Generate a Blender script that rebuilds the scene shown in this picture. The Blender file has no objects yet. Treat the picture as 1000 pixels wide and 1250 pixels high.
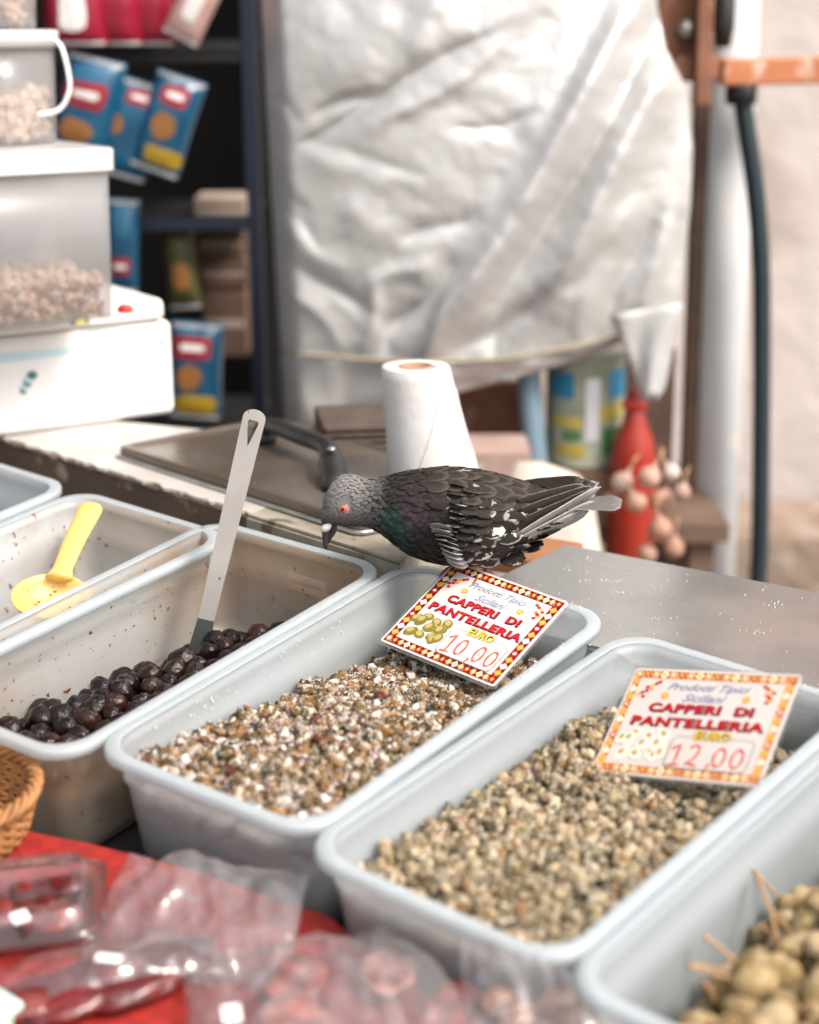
import bpy, bmesh, math, random
import numpy as np
from mathutils import Matrix, Vector, noise
random.seed(7)
RNG = np.random.default_rng(7)
SC = bpy.context.scene
COL = SC.collection
R = math.radians
PI = math.pi

# ------------------------------------------------------------------ camera
FP = 2142.0                                  # focal length in pixels of a 1250 px high picture
def basis(p, r):
    p, r = R(p), R(r)
    cp, sp = math.cos(p), math.sin(p)
    F = Vector((0, cp, -sp)); X = Vector((1, 0, 0)); U = X.cross(F)
    c, s = math.cos(r), math.sin(r)
    a, b = X*c + U*s, -X*s + U*c
    return Matrix(((a.x, b.x, F.x), (a.y, b.y, F.y), (a.z, b.z, F.z)))
CW = basis(15.5, -.4)                        # the camera in the world
CP = basis(22.43, -1.737)                    # the camera as the sloping display sees it
CAM = Vector((0, 0, 1.65))
cd = bpy.data.cameras.new('camera'); cam = bpy.data.objects.new('camera', cd); COL.objects.link(cam)
cm = CW.copy(); cm[0][2] *= -1; cm[1][2] *= -1; cm[2][2] *= -1
cam.matrix_world = Matrix.Translation(CAM) @ cm.to_4x4()
cd.sensor_fit = 'VERTICAL'; cd.sensor_height = 36; cd.lens = FP/1250*36
cd.clip_start = .05; cd.clip_end = 200
cd.dof.use_dof = True; cd.dof.focus_distance = 1.66; cd.dof.aperture_fstop = 2.8
SC.camera = cam

# ------------------------------------------------------------------ light
SUN_EL, SUN_AZ = 50, 128                      # azimuth: clockwise from +Y
w = bpy.data.worlds.new('World'); SC.world = w; w.use_nodes = True
nt = w.node_tree; bg = nt.nodes['Background']
sky = nt.nodes.new('ShaderNodeTexSky'); sky.sky_type = 'NISHITA'; sky.sun_disc = False
sky.sun_elevation = R(SUN_EL); sky.sun_rotation = R(SUN_AZ); sky.dust_density = 5; sky.ozone_density = .6; sky.air_density = 1
hs = nt.nodes.new('ShaderNodeHueSaturation'); hs.inputs['Saturation'].default_value = .42
nt.links.new(sky.outputs[0], hs.inputs['Color']); nt.links.new(hs.outputs[0], bg.inputs[0])
bg.inputs[1].default_value = .13
sd = bpy.data.lights.new('sun', 'SUN'); sun = bpy.data.objects.new('sun', sd); COL.objects.link(sun)
sd.energy = 1.5; sd.angle = R(13); sd.color = (1, .91, .79)
dv = Vector((math.sin(R(SUN_AZ))*math.cos(R(SUN_EL)), math.cos(R(SUN_AZ))*math.cos(R(SUN_EL)), math.sin(R(SUN_EL))))
sun.rotation_euler = dv.to_track_quat('Z', 'Y').to_euler(); sun.location = (2, -2, 4)
SC.view_settings.view_transform = 'Standard'; SC.view_settings.look = 'None'
SC.view_settings.exposure = 1.1; SC.view_settings.gamma = 1
SC.render.engine = 'CYCLES'; SC.cycles.use_denoising = True
SC.cycles.max_bounces = 12; SC.cycles.transparent_max_bounces = 24; SC.cycles.transmission_bounces = 8
SC.cycles.caustics_reflective = False; SC.cycles.caustics_refractive = False; SC.cycles.sample_clamp_indirect = 4

# ------------------------------------------------------------------ place helpers
DW = Matrix.Translation(CAM) @ (CW @ CP.transposed()).to_4x4() @ Matrix.Translation((0, 0, -.7))  # display -> world
def ray(px, py): return CW @ Vector(((px-500)/FP, (625-py)/FP, 1))
def atz(px, py, z): d = ray(px, py); return CAM + d*((z-CAM.z)/d.z)
def aty(px, py, y): d = ray(px, py); return CAM + d*(y/d.y)
def dz(px, py, zd=0):
    d = CP @ Vector(((px-500)/FP, (625-py)/FP, 1)); return Vector((0, 0, .7)) + d*((zd-.7)/d.z)

# ------------------------------------------------------------------ materials
def mat(name, col=(.5, .5, .5), rough=.5, metal=0, vary=None, vscale=20, bump=0, bscale=60, spec=.5, coat=0, sss=0, detail=6,
        attr=None, stains_sheen=None, transl=0, bdist=.001, sheen=0, rvary=0, wpos=False, vr=(.35, .68)):
    m = bpy.data.materials.new(name); m.use_nodes = True
    t = m.node_tree; N = t.nodes; L = t.links; p = N['Principled BSDF']
    p.inputs['Base Color'].default_value = (*col, 1); p.inputs['Roughness'].default_value = rough
    p.inputs['Metallic'].default_value = metal; p.inputs['Specular IOR Level'].default_value = spec
    p.inputs['Coat Weight'].default_value = coat; p.inputs['Coat Roughness'].default_value = .08
    p.inputs['Sheen Weight'].default_value = sheen
    if sss: p.inputs['Subsurface Weight'].default_value = sss; p.inputs['Subsurface Scale'].default_value = .004
    tc = N.new('ShaderNodeTexCoord'); src = None
    geo = N.new('ShaderNodeNewGeometry') if wpos else None
    def noise_(sc, det=detail):
        n = N.new('ShaderNodeTexNoise'); n.inputs['Scale'].default_value = sc; n.inputs['Detail'].default_value = det
        L.new(geo.outputs['Position'] if wpos else tc.outputs['Object'], n.inputs['Vector']); return n
    def mix(fac, a, b):
        x = N.new('ShaderNodeMix'); x.data_type = 'RGBA'
        for s, v in ((0, fac), (6, a), (7, b)):
            if hasattr(v, 'is_linked') or hasattr(v, 'links'): L.new(v, x.inputs[s])
            elif s == 0: x.inputs[0].default_value = v
            else: x.inputs[s].default_value = (*v, 1)
        return x.outputs[2]
    def ramp(v, a, b):
        r = N.new('ShaderNodeMapRange'); r.inputs[1].default_value = a; r.inputs[2].default_value = b; r.clamp = True
        L.new(v, r.inputs[0]); return r.outputs[0]
    if attr:
        a = N.new('ShaderNodeAttribute'); a.attribute_name = attr; src = a.outputs['Color']
    if vary:
        n = noise_(vscale); src = mix(ramp(n.outputs[0], *vr), src if src else col, vary)
    if stains_sheen:
        for scol, ssc, lo, hi in stains_sheen:
            n = noise_(ssc, 5); src = mix(ramp(n.outputs[0], lo, hi), src if src else col, scol)
    if src: L.new(src, p.inputs['Base Color'])
    if rvary:
        n = noise_(vscale*.7); r = ramp(n.outputs[0], .3, .7); mm = N.new('ShaderNodeMapRange')
        mm.inputs[3].default_value = rough; mm.inputs[4].default_value = rough+rvary; L.new(r, mm.inputs[0]); L.new(mm.outputs[0], p.inputs['Roughness'])
    if bump:
        n = noise_(bscale, 8); b = N.new('ShaderNodeBump'); b.inputs['Strength'].default_value = bump; b.inputs['Distance'].default_value = bdist
        L.new(n.outputs[0], b.inputs['Height']); L.new(b.outputs[0], p.inputs['Normal'])
    if transl:
        tr = N.new('ShaderNodeBsdfTranslucent'); mx = N.new('ShaderNodeMixShader'); mx.inputs[0].default_value = transl
        if src: L.new(src, tr.inputs[0])
        else: tr.inputs[0].default_value = (*col, 1)
        L.new(p.outputs[0], mx.inputs[1]); L.new(tr.outputs[0], mx.inputs[2]); L.new(mx.outputs[0], N['Material Output'].inputs[0])
    return m

def schlick(N, L, f0=.04, k=.9, normal=None):
    lw = N.new('ShaderNodeLayerWeight'); lw.inputs[0].default_value = .5
    if normal: L.new(normal, lw.inputs['Normal'])
    p = N.new('ShaderNodeMath'); p.operation = 'POWER'; p.inputs[1].default_value = 5; L.new(lw.outputs['Facing'], p.inputs[0])
    m = N.new('ShaderNodeMath'); m.operation = 'MULTIPLY_ADD'; m.inputs[1].default_value = k; m.inputs[2].default_value = f0; m.use_clamp = True; L.new(p.outputs[0], m.inputs[0]); return m.outputs[0]

def frosted(name, col=(.80, .84, .87), clear=.25, blur=.25, solid=.5, rough=.3, stains_sheen=None, brough=.35, spec=.5):
    """milky polypropylene: part clear, part blurred see-through, part scattering"""
    m = bpy.data.materials.new(name); m.use_nodes = True
    t = m.node_tree; N = t.nodes; L = t.links; p = N['Principled BSDF']; out = N['Material Output']
    p.inputs['Roughness'].default_value = rough; p.inputs['Specular IOR Level'].default_value = spec
    tc = N.new('ShaderNodeTexCoord'); src = None
    n = N.new('ShaderNodeTexNoise'); n.inputs['Scale'].default_value = 9; n.inputs['Detail'].default_value = 6; L.new(tc.outputs['Object'], n.inputs['Vector'])
    def mx(f, a, b):
        x = N.new('ShaderNodeMixShader')
        if isinstance(f, float): x.inputs[0].default_value = f
        else: L.new(f, x.inputs[0])
        L.new(a, x.inputs[1]); L.new(b, x.inputs[2]); return x.outputs[0]
    x = N.new('ShaderNodeMix'); x.data_type = 'RGBA'; L.new(n.outputs[0], x.inputs[0])
    x.inputs[6].default_value = (*[c*.94 for c in col], 1); x.inputs[7].default_value = (*[min(1, c*1.04) for c in col], 1); csrc = x.outputs[2]
    stain_f = None
    if stains_sheen:
        for scol, ssc, lo, hi in stains_sheen:
            s = N.new('ShaderNodeTexNoise'); s.inputs['Scale'].default_value = ssc; s.inputs['Detail'].default_value = 4; L.new(tc.outputs['Object'], s.inputs['Vector'])
            r = N.new('ShaderNodeMapRange'); r.inputs[1].default_value = lo; r.inputs[2].default_value = hi; L.new(s.outputs[0], r.inputs[0])
            x = N.new('ShaderNodeMix'); x.data_type = 'RGBA'; L.new(r.outputs[0], x.inputs[0]); L.new(csrc, x.inputs[6]); x.inputs[7].default_value = (*scol, 1); csrc = x.outputs[2]
            if ssc > 60:
                stain_f = r.outputs[0]
    L.new(csrc, p.inputs['Base Color'])
    tl = N.new('ShaderNodeBsdfTranslucent'); L.new(csrc, tl.inputs[0])
    rf = N.new('ShaderNodeBsdfRefraction'); rf.inputs['IOR'].default_value = 1.03; rf.inputs['Roughness'].default_value = brough; rf.inputs[0].default_value = (*[min(1, c*1.1) for c in col], 1)
    tp = N.new('ShaderNodeBsdfTransparent'); tp.inputs[0].default_value = (*[min(1, c*1.05) for c in col], 1)
    body = mx(solid, tl.outputs[0], p.outputs[0])
    see = mx(blur/(clear+blur), tp.outputs[0], rf.outputs[0])
    if stain_f:
        q = N.new('ShaderNodeMath'); q.operation = 'SUBTRACT'; q.use_clamp = True; q.inputs[0].default_value = clear+blur; L.new(stain_f, q.inputs[1]); f = q.outputs[0]
    else: f = float(clear+blur)
    fin = mx(f, body, see)
    gl = N.new('ShaderNodeBsdfGlossy'); gl.inputs['Roughness'].default_value = rough
    fin = mx(schlick(N, L, .025, .45), fin, gl.outputs[0])
    L.new(fin, out.inputs[0]); return m

def film(name, white=.12, rough=.1, tint=(.97, .97, .97), bump=.3, gloss=1.5, bscale=45):
    """clear crinkled film"""
    m = bpy.data.materials.new(name); m.use_nodes = True
    t = m.node_tree; N = t.nodes; L = t.links; out = N['Material Output']; N.remove(N['Principled BSDF'])
    tp = N.new('ShaderNodeBsdfTransparent'); tp.inputs[0].default_value = (*tint, 1)
    df = N.new('ShaderNodeBsdfTranslucent'); df.inputs[0].default_value = (.85, .83, .83, 1)
    d2 = N.new('ShaderNodeBsdfDiffuse'); d2.inputs[0].default_value = (.85, .83, .83, 1)
    gl = N.new('ShaderNodeBsdfGlossy'); gl.inputs['Roughness'].default_value = rough
    tc = N.new('ShaderNodeTexCoord'); n = N.new('ShaderNodeTexNoise'); n.inputs['Scale'].default_value = bscale; n.inputs['Detail'].default_value = 4
    L.new(tc.outputs['Object'], n.inputs['Vector'])
    b = N.new('ShaderNodeBump'); b.inputs['Strength'].default_value = bump; b.inputs['Distance'].default_value = .004; L.new(n.outputs[0], b.inputs['Height'])
    L.new(b.outputs[0], gl.inputs['Normal']); frs = schlick(N, L, .05*gloss, .7, b.outputs[0])
    a = N.new('ShaderNodeMixShader'); a.inputs[0].default_value = .5; L.new(df.outputs[0], a.inputs[1]); L.new(d2.outputs[0], a.inputs[2])
    c = N.new('ShaderNodeMixShader'); c.inputs[0].default_value = white; L.new(tp.outputs[0], c.inputs[1]); L.new(a.outputs[0], c.inputs[2])
    e = N.new('ShaderNodeMixShader'); L.new(frs, e.inputs[0]); L.new(c.outputs[0], e.inputs[1]); L.new(gl.outputs[0], e.inputs[2])
    L.new(e.outputs[0], out.inputs[0]); return m

# ------------------------------------------------------------------ mesh helpers
def mesh(name, V, F, m=None, smooth=False, attrs=None, recalc=False, uv=None):
    me = bpy.data.meshes.new(name)
    me.from_pydata([tuple(v) for v in V], [], [tuple(int(i) for i in f) for f in F]); me.validate(clean_customdata=False)
    if recalc:
        bm = bmesh.new(); bm.from_mesh(me); bmesh.ops.recalc_face_normals(bm, faces=bm.faces); bm.to_mesh(me); bm.free()
    if smooth: me.polygons.foreach_set('use_smooth', [True]*len(me.polygons))
    if m:
        for x in (m if isinstance(m, (list, tuple)) else [m]): me.materials.append(x)
    if attrs:
        for k, arr in attrs.items():
            a = me.color_attributes.new(k, 'FLOAT_COLOR', 'POINT'); arr = np.asarray(arr, float)
            if arr.shape[1] == 3: arr = np.hstack([arr, np.ones((len(arr), 1))])
            a.data.foreach_set('color', arr.ravel())
    return me
def put(name, me, parent=None, M=None):
    o = bpy.data.objects.new(name, me); COL.objects.link(o)
    if parent is not None: o.parent = parent
    if M is not None: o.matrix_basis = M
    return o
def tag(o, label=None, cat=None, group=None, kind=None):
    for k, v in (('label', label), ('category', cat), ('group', group), ('kind', kind)):
        if v: o[k] = v
    return o
def root(name, M, label, cat, group=None):
    o = bpy.data.objects.new(name, None); COL.objects.link(o); o.empty_display_size = .02
    o.matrix_world = M if isinstance(M, Matrix) else Matrix.Translation(M)
    return tag(o, label, cat, group)
def frame_on(p, th, disp=True):
    M = Matrix.Translation(p) @ Matrix.Rotation(th, 4, 'Z'); return DW @ M if disp else M
def box_vf(x0, x1, y0, y1, z0, z1, b=0, seg=2):
    bm = bmesh.new(); bmesh.ops.create_cube(bm, size=1)
    for v in bm.verts: v.co = Vector(((x0+x1)/2+v.co.x*(x1-x0), (y0+y1)/2+v.co.y*(y1-y0), (z0+z1)/2+v.co.z*(z1-z0)))
    if b: bmesh.ops.bevel(bm, geom=bm.edges[:], offset=b, segments=seg, affect='EDGES', profile=.5)
    V = [v.co.copy() for v in bm.verts]; F = [[v.index for v in f.verts] for f in bm.faces]; bm.free(); return V, F
def box(name, x0, x1, y0, y1, z0, z1, m, parent=None, b=0, M=None, seg=2):
    V, F = box_vf(x0, x1, y0, y1, z0, z1, b, seg); return put(name, mesh(name, V, F, m, smooth=b > 0 and False), parent, M)
def join(parts):
    V, F, n = [], [], 0
    for v, f in parts:
        V += list(v); F += [[i+n for i in q] for q in f]; n += len(v)
    return V, F
def tube_vf(pts, rad, seg=10, cap=True, flat=1.0, up=None):
    pts = [Vector(p) for p in pts]; n = len(pts); rad = rad if hasattr(rad, '__len__') else [rad]*n
    V, F = [], []; prev = None
    for i, p in enumerate(pts):
        t = (pts[min(i+1, n-1)]-pts[max(i-1, 0)]).normalized()
        if prev is None:
            a = Vector(up) if up else (Vector((0, 0, 1)) if abs(t.z) < .9 else Vector((1, 0, 0)))
            prev = (a - t*a.dot(t)).normalized()
        prev = (prev - t*prev.dot(t)).normalized(); s = t.cross(prev)
        for k in range(seg):
            q = 2*PI*k/seg; V.append(p + prev*math.cos(q)*rad[i]*flat + s*math.sin(q)*rad[i])
    for i in range(n-1):
        for k in range(seg): F.append([i*seg+k, i*seg+(k+1) % seg, (i+1)*seg+(k+1) % seg, (i+1)*seg+k])
    if cap: F.append(list(range(seg))[::-1]); F.append([(n-1)*seg+k for k in range(seg)])
    return V, F
def tube(name, pts, rad, m, parent=None, seg=10, flat=1.0, up=None, M=None):
    V, F = tube_vf(pts, rad, seg, True, flat, up); return put(name, mesh(name, V, F, m, smooth=True), parent, M)
def lathe_vf(prof, seg=32, ox=0, oy=0, close=False):
    V, F = [], []; n = len(prof)
    for i, (r, z) in enumerate(prof):
        for k in range(seg):
            a = 2*PI*k/seg; V.append((ox+r*math.cos(a), oy+r*math.sin(a), z))
    for i in range(n-1 if not close else n):
        j = (i+1) % n
        for k in range(seg): F.append([i*seg+k, i*seg+(k+1) % seg, j*seg+(k+1) % seg, j*seg+k])
    if not close:
        if prof[0][0] > 1e-5: F.append(list(range(seg))[::-1])
        if prof[-1][0] > 1e-5: F.append([(n-1)*seg+k for k in range(seg)])
    return V, F
def lathe(name, prof, m, parent=None, seg=32, M=None, close=False):
    V, F = lathe_vf(prof, seg, close=close); return put(name, mesh(name, V, F, m, smooth=True, recalc=True), parent, M)
def smooth_path(P, n=8):
    P = [Vector(p) for p in P]; out = []
    for i in range(len(P)-1):
        a, b, c, d = P[max(i-1, 0)], P[i], P[i+1], P[min(i+2, len(P)-1)]
        for k in range(n):
            t = k/n; out.append(.5*((2*b)+(c-a)*t+(2*a-5*b+4*c-d)*t*t+(3*b-a-3*c+d)*t**3))
    return out+[P[-1]]
def rrect(hx, hy, r, n=6):
    pts = []
    for cx, cy, a0 in ((hx-r, hy-r, 0), (-hx+r, hy-r, 90), (-hx+r, -hy+r, 180), (hx-r, -hy+r, 270)):
        for k in range(n+1):
            a = R(a0+90*k/n); pts.append((cx+r*math.cos(a), cy+r*math.sin(a)))
    return pts
def loop_loft(loops, cap0=True, cap1=True, close=False):
    n = len(loops[0]); V = [p for l in loops for p in l]; F = []
    m = len(loops)
    for i in range(m if close else m-1):
        j = (i+1) % m
        for k in range(n): F.append([i*n+k, i*n+(k+1) % n, j*n+(k+1) % n, j*n+k])
    if not close:
        if cap0: F.append(list(range(n))[::-1])
        if cap1: F.append([(m-1)*n+k for k in range(n)])
    return V, F
def ico(sub=2):
    bm = bmesh.new(); bmesh.ops.create_icosphere(bm, subdivisions=sub, radius=1)
    V = np.array([v.co[:] for v in bm.verts]); F = np.array([[v.index for v in f.verts] for f in bm.faces]); bm.free(); return V, F
ICO1, ICO2, ICO3 = ico(1), ico(2), ico(3)
def nz(p, s=1.0): return noise.noise(Vector(p)*s)
def poly_prism(pts2, z0, z1):
    n = len(pts2); V = [(x, y, z0) for x, y in pts2]+[(x, y, z1) for x, y in pts2]
    F = [list(range(n))[::-1], [n+i for i in range(n)]]+[[i, (i+1) % n, n+(i+1) % n, n+i] for i in range(n)]
    return V, F
def blob_cloud(P, sizes, variants, cols=None, rots=None):
    """many small lumps in one mesh; returns V, F, per-vertex colours"""
    Vs, Fs, Cs, n = [], [], [], 0
    for i, p in enumerate(P):
        bv, bf = variants[i % len(variants)]
        q = RNG.normal(size=4); q /= np.linalg.norm(q); a, b, c, d = q
        Q = np.array([[1-2*(c*c+d*d), 2*(b*c-a*d), 2*(b*d+a*c)], [2*(b*c+a*d), 1-2*(b*b+d*d), 2*(c*d-a*b)], [2*(b*d-a*c), 2*(c*d+a*b), 1-2*(b*b+c*c)]])
        Vs.append(bv@Q.T*sizes[i]+np.asarray(p)); Fs.append(bf+n); n += len(bv)
        if cols is not None: Cs.append(np.repeat(np.asarray(cols[i])[None], len(bv), 0))
    return np.vstack(Vs), np.vstack(Fs), (np.vstack(Cs) if cols is not None else None)
def fast_mesh(name, V, F, m, smooth=True, attrs=None):
    me = bpy.data.meshes.new(name); me.vertices.add(len(V)); me.vertices.foreach_set('co', np.asarray(V, float).ravel())
    k = F.shape[1]; me.loops.add(len(F)*k); me.loops.foreach_set('vertex_index', F.ravel().astype(np.int32))
    me.polygons.add(len(F)); me.polygons.foreach_set('loop_start', np.arange(0, len(F)*k, k, dtype=np.int32))
    me.update(calc_edges=True)
    me.polygons.foreach_set('use_smooth', np.full(len(F), smooth)); me.materials.append(m)
    if attrs is not None:
        a = me.color_attributes.new('tint', 'FLOAT_COLOR', 'POINT'); a.data.foreach_set('color', np.hstack([attrs, np.ones((len(attrs), 1))]).ravel())
    return me

# ================================================================== SETTING
M_ground = mat('paving', (.20, .18, .16), .85, vary=(.13, .12, .11), vscale=3, bump=.5, bscale=30, bdist=.01)
M_wall = mat('plaster wall', (.62, .56, .525), .9, vary=(.54, .47, .435), vscale=1.6, bump=.5, bscale=12, bdist=.02, stains_sheen=[((.36, .29, .24), 2.1, .58, .75)])
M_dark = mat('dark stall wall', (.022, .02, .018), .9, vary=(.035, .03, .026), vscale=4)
gr = put('ground', mesh('ground', [(-60, -60, 0), (60, -60, 0), (60, 60, 0), (-60, 60, 0)], [(0, 1, 2, 3)], M_ground)); tag(gr, kind='structure')
wl = box('plaster_wall', -.25, 6, 4.3, 4.5, .004, 3.6, M_wall); tag(wl, 'pale pinkish plaster wall standing behind the pole and hose', 'wall')
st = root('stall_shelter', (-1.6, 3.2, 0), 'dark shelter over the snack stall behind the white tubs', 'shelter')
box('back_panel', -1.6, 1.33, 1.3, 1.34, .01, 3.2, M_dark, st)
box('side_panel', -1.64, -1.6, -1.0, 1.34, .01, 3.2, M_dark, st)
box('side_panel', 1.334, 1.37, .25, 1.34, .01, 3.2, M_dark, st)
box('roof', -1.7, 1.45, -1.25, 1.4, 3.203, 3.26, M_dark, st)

# ledge behind the boxes ------------------------------------------------
ZL = 1.15
M_lam = mat('white laminate', (.52, .50, .48), .45, vary=(.42, .37, .32), vscale=9, stains_sheen=[((.40, .33, .26), 60, .66, .76)], bump=.15, bscale=80)
M_core = mat('chipboard core', (.13, .082, .055), .85, vary=(.075, .047, .034), vscale=9, bump=.6, bscale=90, bdist=.002, stains_sheen=[((.36, .27, .19), 25, .6, .7)])
M_stone = mat('stained pale edge', (.33, .30, .24), .7, vary=(.20, .165, .12), vscale=22, bump=.4, bscale=60, stains_sheen=[((.12, .09, .06), 45, .62, .68)])
A = atz(0, 534, ZL); B = atz(396, 656, ZL); e = (B-A).normalized(); e.z = 0; e.normalize(); nrm = Vector((-e.y, e.x, 0))  # into the depth
if nrm.y < 0: nrm = -nrm
th_l = math.atan2(e.y, e.x); Lw = (B-A).length
lg = root('counter_ledge', Matrix.Translation((A.x, A.y, 0)) @ Matrix.Rotation(th_l, 4, 'Z'),
          'raised counter ledge with chipped white laminate top and brown raw front edge', 'ledge')
# local: x along the front edge, y into the depth
def ragged(x0, x1, step, amp, seed):
    out = []; x = x0
    while x < x1:
        out.append((x, amp*(noise.noise((x*38, seed, 0))+.6*noise.noise((x*120, seed, 3))))); x += step
    return out+[(x1, 0)]
LX0, LX1, LD = -.5, Lw+.115, .50
rg = [(x, .004+max(-.004, y)) for x, y in ragged(LX0, LX1, .004, .010, 2.)]
LI = lg.matrix_world.inverted(); br_ = LI@atz(592, 566, ZL); bl_ = LI@atz(-160, 486, ZL)
XM = Lw*.80; rgA = [q for q in rg if q[0] < XM]
V, F = poly_prism([(XM+.001, .001), (LX1, .001), (br_.x, br_.y), (br_.x-.0890, br_.y)], ZL-.0035, ZL-.0006); put('stone_top', mesh('stone_top', V, F, M_stone), lg)
V, F = poly_prism(rgA+[(XM, .004), (br_.x-.09, br_.y), (bl_.x, bl_.y)], ZL-.0035, ZL)
put('laminate_top', mesh('laminate_top', V, F, M_lam), lg)
XM = Lw*.80
V, F = poly_prism([(LX0, 0), (XM, 0), (br_.x-.09, br_.y-.003), (bl_.x, bl_.y-.003)], ZL-.20, ZL-.0045); put('core_board', mesh('core_board', V, F, M_core), lg)
V, F = poly_prism([(XM+.001, -.002), (LX1-.002, -.002), (br_.x-.002, br_.y-.004), (br_.x-.089, br_.y-.004)], ZL-.20, ZL-.0045); put('edge_stone', mesh('edge_stone', V, F, M_stone), lg)
box('front_support', LX0, LX1-.03, .03, .06, .005, ZL-.205, M_core, lg)
M_teal = mat('teal marker', (.02, .22, .25), .5)
ZT = ZL-.022
for px, py, kind in ((352, 642, 'c'), (366, 651, 'o'), (341, 637, 'i')):
    c = atz(px, py, ZT); loc = lg.matrix_world.inverted() @ c; pts = []
    a0, a1 = {'c': (50, 310), 'o': (0, 360), 'i': (80, 200)}[kind]
    for k in range(15):
        a = R(a0+(a1-a0)*k/14); pts.append((loc.x+.0055*math.cos(a), -.0028, ZT+.006*math.sin(a)))
    tube('painted_mark', pts, .0011, M_teal, lg, seg=6)

# sloping display under the boxes ---------------------------------------
M_board = mat('display board', (.03, .022, .02), .8, vary=(.016, .013, .012), vscale=12)
M_cloth = bpy.data.materials.new('red check cloth'); M_cloth.use_nodes = True
t = M_cloth.node_tree; p = t.nodes['Principled BSDF']; p.inputs['Roughness'].default_value = .75
tc = t.nodes.new('ShaderNodeTexCoord'); ck = t.nodes.new('ShaderNodeTexChecker'); ck.inputs['Scale'].default_value = 70
ck.inputs[1].default_value = (.32, .014, .009, 1); ck.inputs[2].default_value = (.25, .010, .007, 1)
t.links.new(tc.outputs['Object'], ck.inputs[0]); t.links.new(ck.outputs[0], p.inputs['Base Color'])
HB = .115
dsp = root('display_table', DW @ Matrix.Translation((0, 1.2, -HB-.004)), 'sloping dark table board carrying the plastic tubs', 'table')
q1 = dz(-500, 700, -HB); q2 = dz(1500, 720, -HB)
box('table_top', -.75, .85, -.85, .42, -.03, -.001, M_board, dsp)
for x in (-.6, .7):
    for y in (-.7, .3): box('leg', x-.03, x+.03, y-.03, y+.03, -.98+.12*0, -.031, M_board, dsp)
# raised front shelf with the red cloth
ZC = -.068
bk = [dz(-260, 985, ZC), dz(0, 1008, ZC), dz(110, 1030, ZC), dz(220, 1058, ZC), dz(400, 1118, ZC), dz(560, 1250, ZC)]
fr = [dz(560, 1700, ZC), dz(-260, 1700, ZC)]
pts2 = [(v.x, v.y-1.2) for v in bk+fr][::-1]
V, F = poly_prism(pts2, .004, ZC+HB+.004)
cl = put('red_tablecloth', mesh('red_tablecloth', V, F, M_cloth), None, dsp.matrix_world)
tag(cl, 'red checked tablecloth over the low front step of the table', 'tablecloth')

# steel counter plate on the right --------------------------------------
def steel(name, col, rough, stains_sheen=None, bump=.1, metal=.9):
    return mat(name, col, rough, metal=metal, vary=tuple(c*.72 for c in col), vscale=7, bump=bump, bscale=30, rvary=.18, stains_sheen=stains_sheen)
M_steel = steel('worn steel', (.47, .47, .465), .13, stains_sheen=[((.62, .60, .55), 4, .55, .75), ((.25, .21, .16), 150, .70, .75)])  # broad pale tone puts a soft reflection into the colour; dark specks are stains
ZP = 1.098
P0, P1, P2 = atz(690, 663, ZP), atz(1010, 724, ZP), atz(600, 706, ZP)
d01 = (P1-P0).normalized(); dl = (P2-P0).normalized()
P1b = P0+d01*.75; P2b = P0+dl*.55
bk3 = [DW@dz(520, 690, 0), DW@dz(748, 752, 0)]; bk4 = [DW@dz(770, 772, 0), DW@dz(1100, 872, 0)]
outline = [P0, P2, atz(560, 722, ZP)]+bk3+bk4+[P1b]
V, F = poly_prism([(v.x, v.y) for v in outline], ZP-.028, ZP)
bm = bmesh.new(); me = mesh('x', V, F); bm.from_mesh(me); bmesh.ops.recalc_face_normals(bm, faces=bm.faces); bmesh.ops.bevel(bm, geom=bm.edges[:], offset=.004, segments=3, affect='EDGES'); me2 = bpy.data.meshes.new('steel_counter'); bm.to_mesh(me2); bm.free(); me2.materials.append(M_steel)
pl = put('steel_counter', me2); tag(pl, 'dull scratched steel counter plate behind the right hand tubs, dusted with crumbs', 'counter')
M_crumb = mat('crumbs', (.85, .8, .7), .7)
P = []
for i in range(90):
    a, b = random.random(), random.random(); v = P0+d01*(.02+a*.42)+dl*(.01+b*.30); P.append((v.x, v.y, ZP+.0006))
for c in range(7):
    a, b = random.random(), random.random(); v0 = P0+d01*(.04+a*.28)+dl*(.05+b*.13)
    for i in range(10): P.append((v0.x+random.gauss(0, .006), v0.y+random.gauss(0, .004), ZP+.0006))
V, F, _ = blob_cloud(P, RNG.uniform(.0002, .0008, len(P)), [ICO1]); me = fast_mesh('crumbs', V, F, M_crumb, False)
tag(put('crumbs', me), 'scattered salt crumbs lying on the steel counter plate', 'crumbs', kind='stuff')
M_wood = mat('orange wood', (.34, .14, .055), .6, vary=(.25, .10, .04), vscale=14, bump=.2)
w0 = atz(604, 690, 1.085)
wb = put('wooden_board', mesh('wooden_board', *box_vf(-.16, .045, -.03, .06, -.02, 0, .003), M_wood), None, Matrix.Translation(atz(640, 672, 1.09)) @ Matrix.Rotation(R(-30), 4, 'Z'))
tag(wb, 'orange brown wooden board tucked behind the pigeon beside the steel plate', 'board')

# ================================================================== TUBS
W, L = .2325, .4384
FIT = {1: ((97, 596), -38.2), 2: ((260, 632), -36.5), 3: ((500, 682), -36.93), 4: ((765, 767), -39.9)}
BX = {}
for k, (c, th) in FIT.items():
    th = R(th); s = Vector((math.cos(th), math.sin(th), 0)); l = Vector((math.sin(th), -math.cos(th), 0))
    BX[k] = (dz(*c)+s*W/2+l*L/2, th)
th = R(-38.5); s = Vector((math.cos(th), math.sin(th), 0)); l = Vector((math.sin(th), -math.cos(th), 0))
BX[0] = (dz(92, 592)-s*W/2+l*L/2, th)
th = BX[4][1]; s = Vector((math.cos(th), math.sin(th), 0)); l = Vector((math.sin(th), -math.cos(th), 0))
BX[5] = (BX[4][0]+s*(W+.002)+l*.012, th)

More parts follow.
